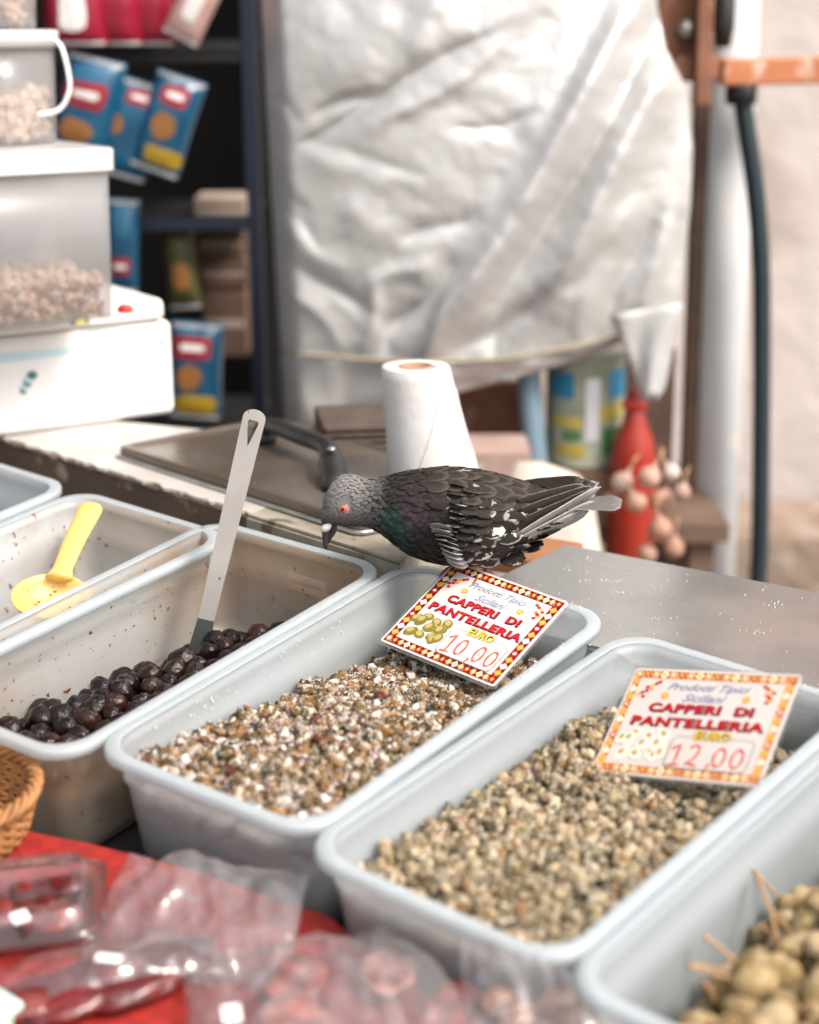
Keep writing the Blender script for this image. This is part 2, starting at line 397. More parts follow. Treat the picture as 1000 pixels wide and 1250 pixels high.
M_tub = frosted('milky plastic', (.90, .94, .965), .50, .12, .48, .42)
M_tub_oil = frosted('milky plastic, oily', (.91, .91, .90), .50, .15, .46, .35, stains_sheen=[((.84, .60, .38), 5, .38, .66), ((.12, .05, .03), 190, .66, .70)])
M_tub_spot = frosted('milky plastic, spotted', (.91, .91, .90), .34, .14, .55, .35, stains_sheen=[((.75, .62, .50), 5, .5, .7), ((.25, .08, .03), 120, .64, .68)])
M_rim = frosted('milky plastic rim', (.89, .94, .975), .36, .14, .5, .42)
def tub_loops(prof, n=8):
    loops = []
    for e_, z in prof:
        r = max(.036-e_*.45, .008); loops.append([(x, y, z) for x, y in rrect(W/2-e_, L/2-e_, r, n)])
    return loops
H = HB
inner = [(.0112, H-.0016), (.0118, H-.012), (.0126, H-.029), (.0146, H-.0305), (.0160, H-.05), (.0215, .016), (.0235, .008), (.029, .0035), (.04, .003)]
outer = [(.04, .0), (.028, .0), (.0215, .003), (.0195, .012), (.0142, H-.05), (.0124, H-.033), (.0106, H-.030), (.0100, H-.012), (.0098, H-.0035)]
rimp = [(.0004, H-.009), (0, H-.003), (.0008, H-.0008), (.0026, H), (.0092, H), (.0108, H-.0008), (.0108, H-.0014), (.0095, H-.0022), (.0030, H-.0028), (.0018, H-.009)]
tub_me, rim_me = {}, None
V, F = loop_loft(tub_loops(rimp), close=True); rim_me = mesh('rim', V, F, M_rim, smooth=True, recalc=True)
def tub_mesh(m):
    li, lo = tub_loops(inner), tub_loops(outer)
    V, F = loop_loft(li+lo, close=True)
    n = len(li[0]); a = (len(li)-1)*n; b = len(li)*n
    F = [f for f in F if not (min(f) >= a and max(f) < b+n and any(i >= b for i in f))]
    F.append([a+k for k in range(n)]); F.append([b+k for k in range(n)][::-1])
    return mesh('tub_wall', V, F, m, smooth=True, recalc=True)
TM = {x.name: tub_mesh(x) for x in (M_tub, M_tub_oil, M_tub_spot)}
TUBLAB = {0: ('empty translucent plastic tub cut off at the left edge, behind the yellow scoop tub', M_tub),
          1: ('translucent plastic tub with brown specks holding the yellow perforated scoop', M_tub_spot),
          2: ('oily translucent plastic tub of black olives with the long steel ladle in it', M_tub_oil),
          3: ('translucent plastic tub of salted capers that the pigeon perches on', M_tub),
          4: ('translucent plastic tub of capers under the 12,00 price card', M_tub),
          5: ('translucent plastic tub of stalked caper berries at the lower right corner', M_tub)}
TUB = {}
for k in range(6):
    c, th = BX[k]; p = Vector((c.x, c.y, -H))
    r = root('plastic_tub', frame_on(p, th), TUBLAB[k][0], 'tub', 'translucent food tubs lined up on the table')
    put('tub_wall', TM[TUBLAB[k][1].name], r); put('rim', rim_me, r); TUB[k] = r
# printed paper stuck behind the olive tub wall, seen through it
M_label = mat('faded print', (.60, .45, .34), .7)
lb = box('label', -.025, .025, -.0006, .0006, -.03, .02, M_label, TUB[2], M=Matrix.Translation((.02, L/2-.0135, .065)))
M_ink = mat('faded ink', (.33, .25, .20), .7)
for k in range(4): box('label_print', -.02, .018-.006*(k % 2), -.0009, -.0007, .010-.011*k, .013-.011*k, M_ink, lb)

# ------------------------------------------------------------------ capers
M_caper = mat('caper', rough=.9, spec=.12, attr='tint', vary=(.46, .385, .31), vscale=260, vr=(.56, .68), bump=.5, bscale=500, wpos=True, stains_sheen=[((.70, .65, .60), 110, .54, .67)])
M_caper4 = mat('caper, less salt', rough=.9, spec=.12, attr='tint', vary=(.46, .40, .31), vscale=260, vr=(.50, .66), bump=.5, bscale=500, wpos=True, stains_sheen=[((.52, .44, .34), 70, .60, .72)])
def caper_shape(seed, sub=ICO2, rough_=.24):
    V, F = sub; V = V.copy(); o = seed*7.3
    for i, v in enumerate(V):
        n1 = noise.noise((v[0]*1.3+o, v[1]*1.3, v[2]*1.3)); n2 = noise.noise((v[0]*3+o, v[1]*3+5, v[2]*3))
        th = math.atan2(v[1], v[0]); fold = .09*abs(math.sin(2*th+v[2]*1.5+o))*(1-v[2]**2)
        n3 = noise.noise((v[0]*5.5+o, v[1]*5.5+2, v[2]*5.5)); V[i] = v*(1+rough_*1.4*n1+rough_*1.3*n2+.30*n3-fold)
    V[:, 2] *= 1.22; V[:, 0] *= 1.0-.12*(seed % 3)/2
    tip = V[:, 2] > 1.0; V[tip, 2] *= 1.12
    return V, F
CV = [caper_shape(s) for s in range(14)]
CLO = [(v, f) for v, f in [caper_shape(s, ICO1) for s in range(6)]]
def h3(u, v):          # height of the heap above the tub floor; u across -.5..+.5, v along -.5 near .. +.5 far
    return H-.022-.040*min(1, max(0, (v+.42)/.7))+.016*math.exp(-((u-.05)/.32)**2-((v+.1)/.3)**2)-.010*max(0, -u-.25)*4*max(0, v+.5) \
        + .005*noise.noise((u*6, v*9, 1.))
def h4(u, v):
    return H-.026-.030*min(1, max(0, (v+.45)/.8))+.020*math.exp(-((u+.22)/.22)**2-((v-.2)/.16)**2)+.008*math.exp(-((u-.2)/.3)**2-((v+.2)/.3)**2) \
        - .008*max(0, -u-.2)*3*max(0, .25-v) + .005*noise.noise((u*6, v*9, 7.))
def cmat(pos, X, Y):
    X = Vector(X).normalized(); Y = Vector(Y); Y = (Y-X*Y.dot(X)).normalized(); Z = X.cross(Y)
    return Matrix.Translation(pos) @ Matrix((X, Y, Z)).transposed().to_4x4()
CARDM = {3: cmat((.0584, 1.5301, 1.1206), (.7522, -.6519, -.0957), (.6168, .6456, .4503)), 4: cmat((.2274, 1.3116, 1.1078), (.7387, -.6439, .1992), (.4266, .6754, .6015))}
def under_card(k, x, y, z):
    """lower a point of the heap so that it lies below the card resting on it"""
    M = CARDM[k].inverted() @ TUB[k].matrix_world
    for _ in range(12):
        q = M @ Vector((x, y, z))
        if abs(q.x) < .084 and abs(q.y) < .061 and -.007 < q.z < .05: z -= .004
        else: break
    return z
def heap_points(h, gap, layers, seed, k=3):
    rnd = random.Random(seed); P = []
    for lay in range(layers):
        y = -L/2+.014; row = 0
        while y < L/2-.014:
            x = -W/2+.013+(gap/2 if row % 2 else 0)
            while x < W/2-.013:
                xx = x+rnd.uniform(-.3, .3)*gap; yy = y+rnd.uniform(-.3, .3)*gap
                z = h(xx/W, yy/L)-lay*gap*.62+rnd.uniform(-.45, .45)*gap+.0035*noise.noise((xx*75, yy*75, seed))
                z = under_card(k, xx, yy, z)
                ins = .0155+.008*max(0, (H-z)/H)+gap*.45
                cx, cy = abs(xx)-(W/2-.034), abs(yy)-(L/2-.034)
                ok = abs(xx) < W/2-ins and abs(yy) < L/2-ins and not (cx > 0 and cy > 0 and math.hypot(cx, cy) > .034-ins+.002)
                if ok and (lay == 0 or rnd.random() < .85): P.append((xx, yy, z, lay))
                x += gap
            y += gap*.87; row += 1
    return P
def pick(r, table):
    c = r.random()
    for w_, b in table:
        if c < w_: break
        c -= w_
    k = r.uniform(.72, 1.3); return tuple(min(.8, x*k) for x in b)
T3 = [(.30, (.11, .070, .027)), (.24, (.16, .092, .040)), (.16, (.22, .13, .06)), (.08, (.20, .095, .03)), (.06, (.10, .035, .02)), (.10, (.045, .035, .018)), (.01, (.30, .23, .17))]
T4 = [(.30, (.135, .096, .045)), (.25, (.215, .155, .080)), (.20, (.32, .24, .14)), (.13, (.06, .05, .02)), (.07, (.18, .09, .035)), (.05, (.42, .34, .23))]
def tint3(r): return pick(r, T3)
def tint4(r): return pick(r, T4)
def fill_tub(k, h, gap, size, tint, mb, m, seed, label, group, nsingle=160):
    P = heap_points(h, gap, 3, seed, k); r_ = random.Random(seed+1); MW = TUB[k].matrix_world
    top = sorted([p for p in P if p[3] == 0], key=lambda p: (MW@Vector(p[:3])-CAM).length)
    # leave out those hidden behind the near rim, then take the nearest
    vis = [p for p in top if p[1] > -L/2+.035 and p[0] < W/2-.035][:nsingle]; vs = set(vis)
    rest = [p for p in P if p not in vs]
    sz = [size*r_.uniform(.78, 1.15) for _ in rest]
    V, F, C = blob_cloud([p[:3] for p in rest], sz, CV, [tint(r_) for _ in rest])
    o = put('capers', fast_mesh('capers', V, F, m, True, C), None, MW.copy())
    # the packed mass under the top layers, reaching the walls and the floor
    loops = []; nb = len(rrect(1, 1, .1, 8))
    def wall_e(z): return float(np.interp(z, [.003, .008, .016, H-.05, H-.031, H], [.030, .0245, .0225, .0170, .0156, .0142]))
    for fz in (.0, .25, .5, .75, 1.0):
        ring = []
        for q in range(nb):
            x0, y0 = rrect(W/2-.016, L/2-.016, .028, 8)[q]; zt_ = h(x0/W, y0/L)-.006; z = .0045+(zt_-.0045)*fz; e_ = wall_e(z)+.0006
            x1, y1 = rrect(W/2-e_, L/2-e_, .034-e_*.45, 8)[q]; ring.append((x1, y1, z))
        loops.append(ring)
    for fr_ in (.85, .6, .3, .05): loops.append([(x*fr_, y*fr_, under_card(k, x*fr_, y*fr_, h(x*fr_/W, y*fr_/L)-.004)-.006) for x, y, _ in loops[4]])
    V2, F2 = loop_loft(loops); c_ = tint(r_)
    put('caper_bed', mesh('caper_bed', V2, F2, mb, smooth=True, recalc=True), o)
    tag(o, label[1], 'capers', kind='stuff')
    meshes = []
    for i in range(24):
        v, f = CV[i % len(CV)]; meshes.append(fast_mesh('caper', v, f, m, True, np.repeat(np.array(tint(r_))[None], len(v), 0)))
    for i, p in enumerate(vis):
        s_ = size*r_.uniform(.8, 1.15)
        M = MW @ Matrix.Translation(p[:3]) @ Matrix.Rotation(r_.uniform(0, 6.28), 4, Vector((r_.gauss(0, 1), r_.gauss(0, 1), r_.gauss(0, 1))).normalized()) @ Matrix.Scale(s_, 4)
        o = put('caper', meshes[i % 24], None); o.matrix_world = M; tag(o, label[0], 'caper', group)
    return P
M_bed3 = mat('packed salted capers', (.16, .10, .06), .8, vary=(.55, .45, .38), vscale=130, bump=1, bscale=160, bdist=.004, vr=(.40, .60))
M_bed4 = mat('packed capers', (.12, .085, .04), .8, vary=(.34, .25, .15), vscale=130, bump=1, bscale=160, bdist=.004, vr=(.40, .60))
P3 = fill_tub(3, h3, .0088, .0051, tint3, M_bed3, M_caper, 11, ('small salt crusted caper near the front of the tub with the 10,00 card', 'mass of salt crusted capers filling the tub with the 10,00 card'), 'salted capers in the tub the pigeon perches on')
P4 = fill_tub(4, h4, .0086, .0050, tint4, M_bed4, M_caper4, 23, ('small olive green caper near the front of the tub with the 12,00 card', 'mass of olive green capers filling the tub with the 12,00 card'), 'capers in the tub with the 12,00 card')
M_salt = mat('salt', (.74, .69, .64), .6)
def grain(seed):
    V, F = ICO1; V = V.copy()
    for i, v in enumerate(V): V[i] = v*(1+.5*noise.noise((v[0]*2+seed*3, v[1]*2, v[2]*2)))
    return V, F
GR = [grain(i) for i in range(6)]
def salt(k, P, n, amp, seed, label, smin=.0002, smax=.0006):
    r_ = random.Random(seed); T = [p for p in P if p[3] == 0]; Q, S = [], []
    for i in range(n):
        p = r_.choice(T); f = 1.3*noise.noise((p[0]*42, p[1]*42, seed))
        if f < -.05+r_.uniform(-.25, .25): continue
        a = r_.uniform(0, 6.28); rr = .0052; el = r_.uniform(.1, 1.3)
        Q.append((p[0]+rr*math.cos(a)*math.cos(el), p[1]+rr*math.sin(a)*math.cos(el), p[2]+rr*math.sin(el)*1.0+.0002)); S.append(r_.uniform(smin, smax)*(1.5 if r_.random() < .1 else 1))
    V, F, _ = blob_cloud(Q, S, GR)
    tag(put('salt_grains', fast_mesh('salt_grains', V, F, M_salt, False), None, TUB[k].matrix_world.copy()), label, 'salt', kind='stuff')
salt(3, P3, 19000, 1, 3., 'coarse white salt clinging to the capers under the 10,00 card')
salt(4, P4, 12000, 1, 9., 'fine white salt sprinkled on the capers under the 12,00 card', .0002, .00055)
# salt grains caught on the rims of the caper tub
Q = []
for i in range(90):
    t_ = random.random(); Q.append((W/2-.006+random.gauss(0, .003), -L/2+.06+t_*(L-.1), H+.0004))
for i in range(70): Q.append((random.uniform(-.07, .09), L/2-.006+random.gauss(0, .002), H+.0006+abs(random.gauss(0, .0008))))
for i in range(60): Q.append((-W/2+.0135+random.gauss(0, .0004), random.uniform(-.17, .1), H-.006-random.random()*.03))
V, F, _ = blob_cloud(Q, RNG.uniform(.0003, .0010, len(Q)), GR)
tag(put('salt_specks', fast_mesh('salt_specks', V, F, M_salt, False), None, TUB[3].matrix_world.copy()), 'white salt specks caught on the rim where the pigeon perches', 'salt', kind='stuff')

# ------------------------------------------------------------------ olives
M_olive = mat('black olive', rough=.20, attr='tint', vary=(.014, .006, .005), vscale=90, bump=.7, bscale=170, spec=.35, bdist=.003, wpos=True)
def olive_shape(seed):
    V, F = ICO3; V = V.copy(); o = seed*5.1
    for i, v in enumerate(V):
        n1 = noise.noise((v[0]*.9+o, v[1]*.9, v[2]*.9)); n2 = noise.noise((v[0]*2.2+o, v[1]*2.2+5, v[2]*1.3))
        wr = -abs(noise.noise((v[0]*3.2+o, v[1]*3.2, v[2]*1.3+9)))*.26
        V[i] = v*(1+.12*n1+.06*n2+wr)
    V[:, 2] *= 1.22; V[V[:, 2] > 1.05, 2] *= 1.04; return V, F
r_ = random.Random(5); OM = []
for i in range(12):
    v, f = olive_shape(i); c = r_.choice([(.007, .004, .004), (.010, .004, .004), (.018, .006, .004), (.006, .004, .004), (.034, .009, .006)])
    OM.append(fast_mesh('olive', v, f, M_olive, True, np.repeat(np.array(c)[None], len(v), 0)))
def ho(x, y):          # x from the left wall, y from the far wall (metres)
    edge = .108-.095*min(1, y/.30)+.02*noise.noise((y*14, 3, 0)); d = x-edge
    near = max(0, min(1, (y-.30)/.1))
    return .004+max(0, min(.044+.016*near, d*.75+.006))+.006*max(0, noise.noise((x*40, y*40, 0)))
n_ol = 0
g = .0232
for lay in (0, 1, 2):
    y = .024; row = 0
    while y < L-.022:
        x = .022+(g/2 if row % 2 else 0)
        while x < W-.02:
            xx, yy = x+r_.uniform(-.2, .2)*g, y+r_.uniform(-.2, .2)*g; top = ho(xx, yy)
            z = .004+g*.46+lay*g*.72+r_.uniform(0, .003)
            if top > .0075 and (z-g*.35 < top) and (z+g*1.1 > top) and xx < W-.034+.004*lay and yy < L-.034 and (xx > .03):
                o = put('olive', OM[n_ol % 12]); n_ol += 1
                s_ = .0113*r_.uniform(.82, 1.14)
                M = TUB[2].matrix_world @ Matrix.Translation((xx-W/2, L/2-yy, z)) @ Matrix.Rotation(r_.uniform(0, 6.28), 4, 'Z') @ Matrix.Rotation(r_.uniform(.8, 2.2), 4, 'X') @ Matrix.Scale(s_, 4)
                o.matrix_world = M
                near_l = 'at the near end' if yy > .30 else ('in the middle stretch' if yy > .15 else 'by the ladle at the far end')
                tag(o, f'wrinkled black olive {near_l} of the oily tub', 'olive', 'black olives in the oily tub')
            x += g
        y += g*.87; row += 1

# ------------------------------------------------------------------ caper berries
M_berry = mat('caper berry', rough=.65, spec=.25, attr='tint', vary=(.40, .31, .19), vscale=90, vr=(.5, .7), wpos=True, bump=.4, bscale=160, bdist=.002, sss=.1)
M_stem = mat('caper stem', (.42, .25, .13), .6, vary=(.3, .17, .08), vscale=60)
def berry_shape(seed):
    V, F = ICO3; V = V.copy(); o = seed*3.7
    for i, v in enumerate(V):
        th = math.atan2(v[1], v[0])
        V[i] = v*(1+.14*noise.noise((v[0]+o, v[1], v[2]))+.03*math.sin(7*th+o)-.10*abs(noise.noise((v[0]*2.2+o, v[1]*2.2+3, v[2]*1.2)))+.05*noise.noise((v[0]*4+o, v[1]*4, v[2]*2)))
    V[:, 2] *= 1.22; return V, F
r_ = random.Random(9); BMs = []
for i in range(8):
    v, f = berry_shape(i); c = r_.choice([(.22, .15, .06), (.30, .215, .10), (.18, .125, .05), (.36, .27, .16)])
    BMs.append(fast_mesh('berry_body', v, f, M_berry, True, np.repeat(np.array(c)[None], len(v), 0)))
spots = []
g = .0225
for lay in range(5):
    y = -L/2+.03; row = 0
    while y < L/2-.03:
        x = -W/2+.03+(g/2 if row % 2 else 0)+(g*.5 if lay % 2 else 0)
        while x < W/2-.03:
            xx, yy = min(x+r_.uniform(-.38, .38)*g, W/2-.03), min(y+r_.uniform(-.38, .38)*g+(g*.4 if lay % 2 else 0), L/2-.03)
            top = .006+min(.098, max(0, (xx+.094+.02*noise.noise((yy*20, 0, 0)))*1.35)); z = .013+lay*g*.72+r_.uniform(-.15, .15)*g
            if z < top+.004: spots.append((xx, yy, z, z > top-g*1.15))
            x += g
        y += g*.87; row += 1
spots.sort(key=lambda q: (not q[3], (TUB[5].matrix_world @ Vector(q[:3])-CAM).length)); spots = spots[:290]
for i, (x, y, z, top) in enumerate(spots):
    s_ = .0120*r_.uniform(.72, 1.22)
    M = TUB[5].matrix_world @ Matrix.Translation((x, y, z)) @ Matrix.Rotation(r_.uniform(0, 6.28), 4, 'Z') @ Matrix.Rotation(r_.uniform(.5, 1.9), 4, 'X')
    rb = root('caper_berry', M, 'olive green caper berry heaped in the tub at the lower right corner', 'caper berry', 'caper berries in the lower right tub')
    b = put('berry_body', BMs[i % 8], rb, Matrix.Scale(s_, 4))
    if top and i % 3 == 0:
        c = r_.uniform(-.01, .01)
        tube('stem', smooth_path([(0, 0, s_*1.15), (c*.3, .002, s_*1.15+.012), (c, .004, s_*1.15+.03)], 4), [.0011]*8+[.0016], M_stem, rb, seg=6)
# the three long bare stems standing out of the heap
def dp(k, px, py, zd):
    p = dz(px, py, zd); return p
for (x0, y0, x1, y1) in ((952, 1165, 925, 1070), (902, 1180, 860, 1143), (872, 1222, 857, 1197)):
    a, b = DW@dz(x0, y0, -.05), DW@dz(x1, y1, -.035); mid = (a+b)/2+Vector((.002, 0, 0))
    pts = [p-a for p in smooth_path([a, mid, b], 6)]
    o = tube('berry_stem', pts, [.0015]*(len(pts)-2)+[.0021, .0024], M_stem, None, seg=8); o.matrix_world = Matrix.Translation(a)
    tag(o, {925: 'longest bare berry stem standing up from the caper berries', 860: 'bare berry stem leaning over the left flank of the berry heap', 857: 'short bare berry stem lowest on the left of the berry heap'}[x1], 'stem', 'bare stems among the caper berries')

# ================================================================== LADLE, SCOOP
M_inox = mat('brushed steel', (.62, .58, .55), .33, metal=.75, vary=(.5, .46, .43), vscale=16, bump=.05, bscale=200, stains_sheen=[((.20, .08, .05), 120, .68, .72)])
M_blk = mat('dark grey nylon', (.035, .04, .04), .4)
def disp_pt(px, py, k, x, y=None): pass
low = DW@dz(243, 792, -.072); top = aty(313, 500, (low.y+.035))
ld = root('ladle', Matrix.Translation(low), 'long flat steel ladle standing in the black olives', 'ladle')
ax = (top-low); Ln = ax.length; zax = ax.normalized(); yax = (low-CAM).normalized(); yax = (yax-zax*yax.dot(zax)).normalized(); xax = yax.cross(zax)
LM = Matrix((xax, yax, zax)).transposed().to_4x4()
# flat handle with a triangular hanging hole
def handle_mesh():
    hw = lambda t: .0076+.0034*t**1.1
    bm = bmesh.new(); N = 24; outer_, hole = [], []
    L_, R_ = [], []
    for i in range(N+1):
        t_ = i/N; z = Ln*t_*.965; L_.append((-hw(t_), z)); R_.append((hw(t_), z))
    arc = [(hw(1)*math.cos(a), Ln*.965+hw(1)*.75*math.sin(a)) for a in [PI*k/10 for k in range(1, 10)]]
    pts = R_+arc+L_[::-1]
    hz = Ln*.955; hole = [(0, hz-.026), (.0030, hz-.0135), (.0052, hz-.003), (.0044, hz), (-.0044, hz), (-.0052, hz-.003), (-.0030, hz-.0135)]
    vo = [bm.verts.new((x, 0, z)) for x, z in pts]; vh = [bm.verts.new((x, 0, z)) for x, z in hole]
    eo = [bm.edges.new((vo[i], vo[(i+1) % len(vo)])) for i in range(len(vo))]; eh = [bm.edges.new((vh[i], vh[(i+1) % len(vh)])) for i in range(len(vh))]
    bmesh.ops.triangle_fill(bm, use_beauty=True, edges=eo+eh)
    ret = bmesh.ops.extrude_face_region(bm, geom=bm.faces[:])
    for v in [g_ for g_ in ret['geom'] if isinstance(g_, bmesh.types.BMVert)]: v.co.y += .0018
    for v in bm.verts:
        v.co.y += .0
    bmesh.ops.recalc_face_normals(bm, faces=bm.faces)
    me = bpy.data.meshes.new('handle'); bm.to_mesh(me); bm.free(); me.materials.append(M_inox); return me
put('handle', handle_mesh(), ld, LM)
V, F = loop_loft([[(x*1., y, z) for x, y in rrect(a, b, .0015, 3)] for a, b, z in ((.0125, .003, -.045), (.0115, .0030, -.02), (.0100, .0028, 0), (.0086, .0028, .020), (.0080, .0024, .030))])
put('neck', mesh('neck', V, F, M_blk, smooth=False, recalc=True), ld, LM)
lathe('bowl', [(.0, 0), (.014, .002), (.024, .010), (.028, .020), (.0268, .020), (.023, .011), (.0135, .0035), (0, .0017)], M_blk, ld, M=Matrix.Translation((0, .012, -.052)))

M_yel = mat('yellow plastic', (.70, .50, .17), .42, sss=.2, vary=(.64, .45, .14), vscale=12, stains_sheen=[((.30, .17, .03), 85, .70, .73)])
sc_c = DW@dz(62, 728, -.040); sc_t = aty(113, 615, 1.80)
sp = root('scoop', Matrix.Translation(sc_c), 'yellow plastic perforated scoop resting in the specked tub', 'scoop')
hv = sc_t-sc_c
# bowl: dish with a rim, holes as dark small recessed dots
fw = Vector((hv.x, hv.y, 0)).normalized()
tiltM = Matrix.Rotation(R(-20), 4, fw.cross(Vector((0, 0, 1))).normalized())
NB = 32; prof = [(a_*1.28, b_*1.28) for a_, b_ in [(.002, -.0150), (.012, -.0142), (.020, -.0105), (.0262, -.004), (.0285, .001), (.0305, .0012), (.0308, .0002), (.028, -.0048), (.021, -.012), (.012, -.0158), (.002, -.0166)]]
V, F = lathe_vf(prof, NB); o = put('bowl', mesh('bowl', V, F, M_yel, smooth=True, recalc=True), sp, Matrix.Rotation(R(16), 4, 'X') @ Matrix.Rotation(R(6), 4, 'Y'))
M_spot = mat('herb stain', (.20, .10, .02), .6, vary=(.35, .2, .03), vscale=200)
for i in range(13):
    a = random.uniform(.3, 2.9); rr = random.uniform(.008, .024); zz = np.interp(rr, [.002, .012, .020, .0262], [-.0150, -.0142, -.0105, -.004])
    v = ICO1[0]*np.array([1, .8, .25])*random.uniform(.0008, .0019)+np.array([rr*math.cos(a), rr*math.sin(a), zz+.0003]); put('food_speck', fast_mesh('food_speck', v*1.28, ICO1[1], M_spot), o)
pts = smooth_path([hv*.19, hv*.36+Vector((0, 0, .002)), hv*.6+Vector((0, 0, .003)), hv*.85, hv*1.0], 6)
rad = [float(np.interp(i/(len(pts)-1), [0, .15, .5, .85, .95, 1], [.0150, .0105, .0122, .0138, .0115, .0055])) for i in range(len(pts))]
tube('handle', pts, rad, M_yel, sp, seg=16, flat=.42, up=(-hv.normalized().cross(Vector((1, 0, 0)))))
hp = hv*.935+ (CAM-sc_t).normalized()*.0044
v, f = lathe_vf([(.0001, .0), (.0024, .0002), (.0026, .001), (.0001, .0012)], 12)
put('hanging_hole', mesh('hanging_hole', v, f, M_spot, smooth=True), sp, Matrix.Translation(hp) @ (CAM-sc_t).to_track_quat('Z', 'Y').to_matrix().to_4x4())

# ================================================================== PRICE CARDS
M_card = mat('printed card', (.66, .605, .565), .35, coat=.3, vary=(.60, .54, .49), vscale=8)
M_lami = film('laminate film', .10, .12, bump=.12, gloss=1.35)
C_ = {n_: mat('ink '+n_, c, .35, coat=.3) for n_, c in dict(red=(.50, .012, .018), dark=(.035, .012, .012), yellow=(.72, .48, .05), orange=(.80, .30, .05), blue=(.22, .24, .34), cream=(.80, .72, .56),
      maroon=(.20, .015, .02), teal=(.12, .3, .34), marker=(.62, .10, .07), wash=(.78, .68, .60), caper=(.20, .16, .035), caperlit=(.42, .34, .12), peach=(.78, .42, .22)).items()}
def text_mesh(body, size, off=0, shear=0, space=1.0):
    cu = bpy.data.curves.new('t', 'FONT'); cu.body = body; cu.size = size; cu.offset = off; cu.shear = shear; cu.space_character = space
    cu.align_x = 'CENTER'; cu.align_y = 'CENTER'; cu.resolution_u = 3
    o = bpy.data.objects.new('t', cu); COL.objects.link(o); dg = bpy.context.evaluated_depsgraph_get(); me = bpy.data.meshes.new_from_object(o.evaluated_get(dg))
    bpy.data.objects.remove(o); bpy.data.curves.remove(cu); return me
def lettering(parent, body, x, y, z, w_, h_, m, off=0, shear=0, rot=0, name='lettering'):
    me = text_mesh(body, 1.0, off, shear, 1.12 if off > .03 else 1.0); a = np.empty(len(me.vertices)*3); me.vertices.foreach_get('co', a); a = a.reshape(-1, 3)
    lo, hi = a.min(0), a.max(0); a = (a-(lo+hi)/2)/np.maximum(hi-lo, 1e-6)*np.array([w_, h_, 0]); me.vertices.foreach_set('co', a.ravel()); me.materials.clear(); me.materials.append(m)
    return put(name, me, parent, Matrix.Translation((x, y, z)) @ Matrix.Rotation(rot, 4, 'Z'))
def ribbon_vf(pts, w_, z):
    V, F = [], []; n = len(pts)
    for i, p in enumerate(pts):
        a, b = pts[max(i-1, 0)], pts[min(i+1, n-1)]; dx, dy = b[0]-a[0], b[1]-a[1]; l = math.hypot(dx, dy) or 1; k = w_*(.6+.5*abs(math.sin(i*.7+1)))
        V += [(p[0]-dy/l*k, p[1]+dx/l*k, z), (p[0]+dy/l*k, p[1]-dx/l*k, z)]
    for i in range(n-1): F.append([2*i, 2*i+2, 2*i+3, 2*i+1])
    return V, F
def arc2(cx, cy, rx, ry, a0, a1, n=16): return [(cx+rx*math.cos(R(a0+(a1-a0)*k/n)), cy+ry*math.sin(R(a0+(a1-a0)*k/n))) for k in range(n+1)]
DIG = {'1': [[(-.35, .25), (.1, .5), (.1, -.5)], [(-.3, -.5), (.45, -.45)]], '0': [arc2(0, 0, .34, .42, 80, 450, 20)],
       '2': [arc2(0, .2, .3, .27, 160, -20, 10)+[(.1, -.2), (-.35, -.48), (-.05, -.42), (.42, -.5)]], ',': [[(.1, -.35), (-.05, -.7)]], '-': [[(-.3, 0), (.3, .05)]]}
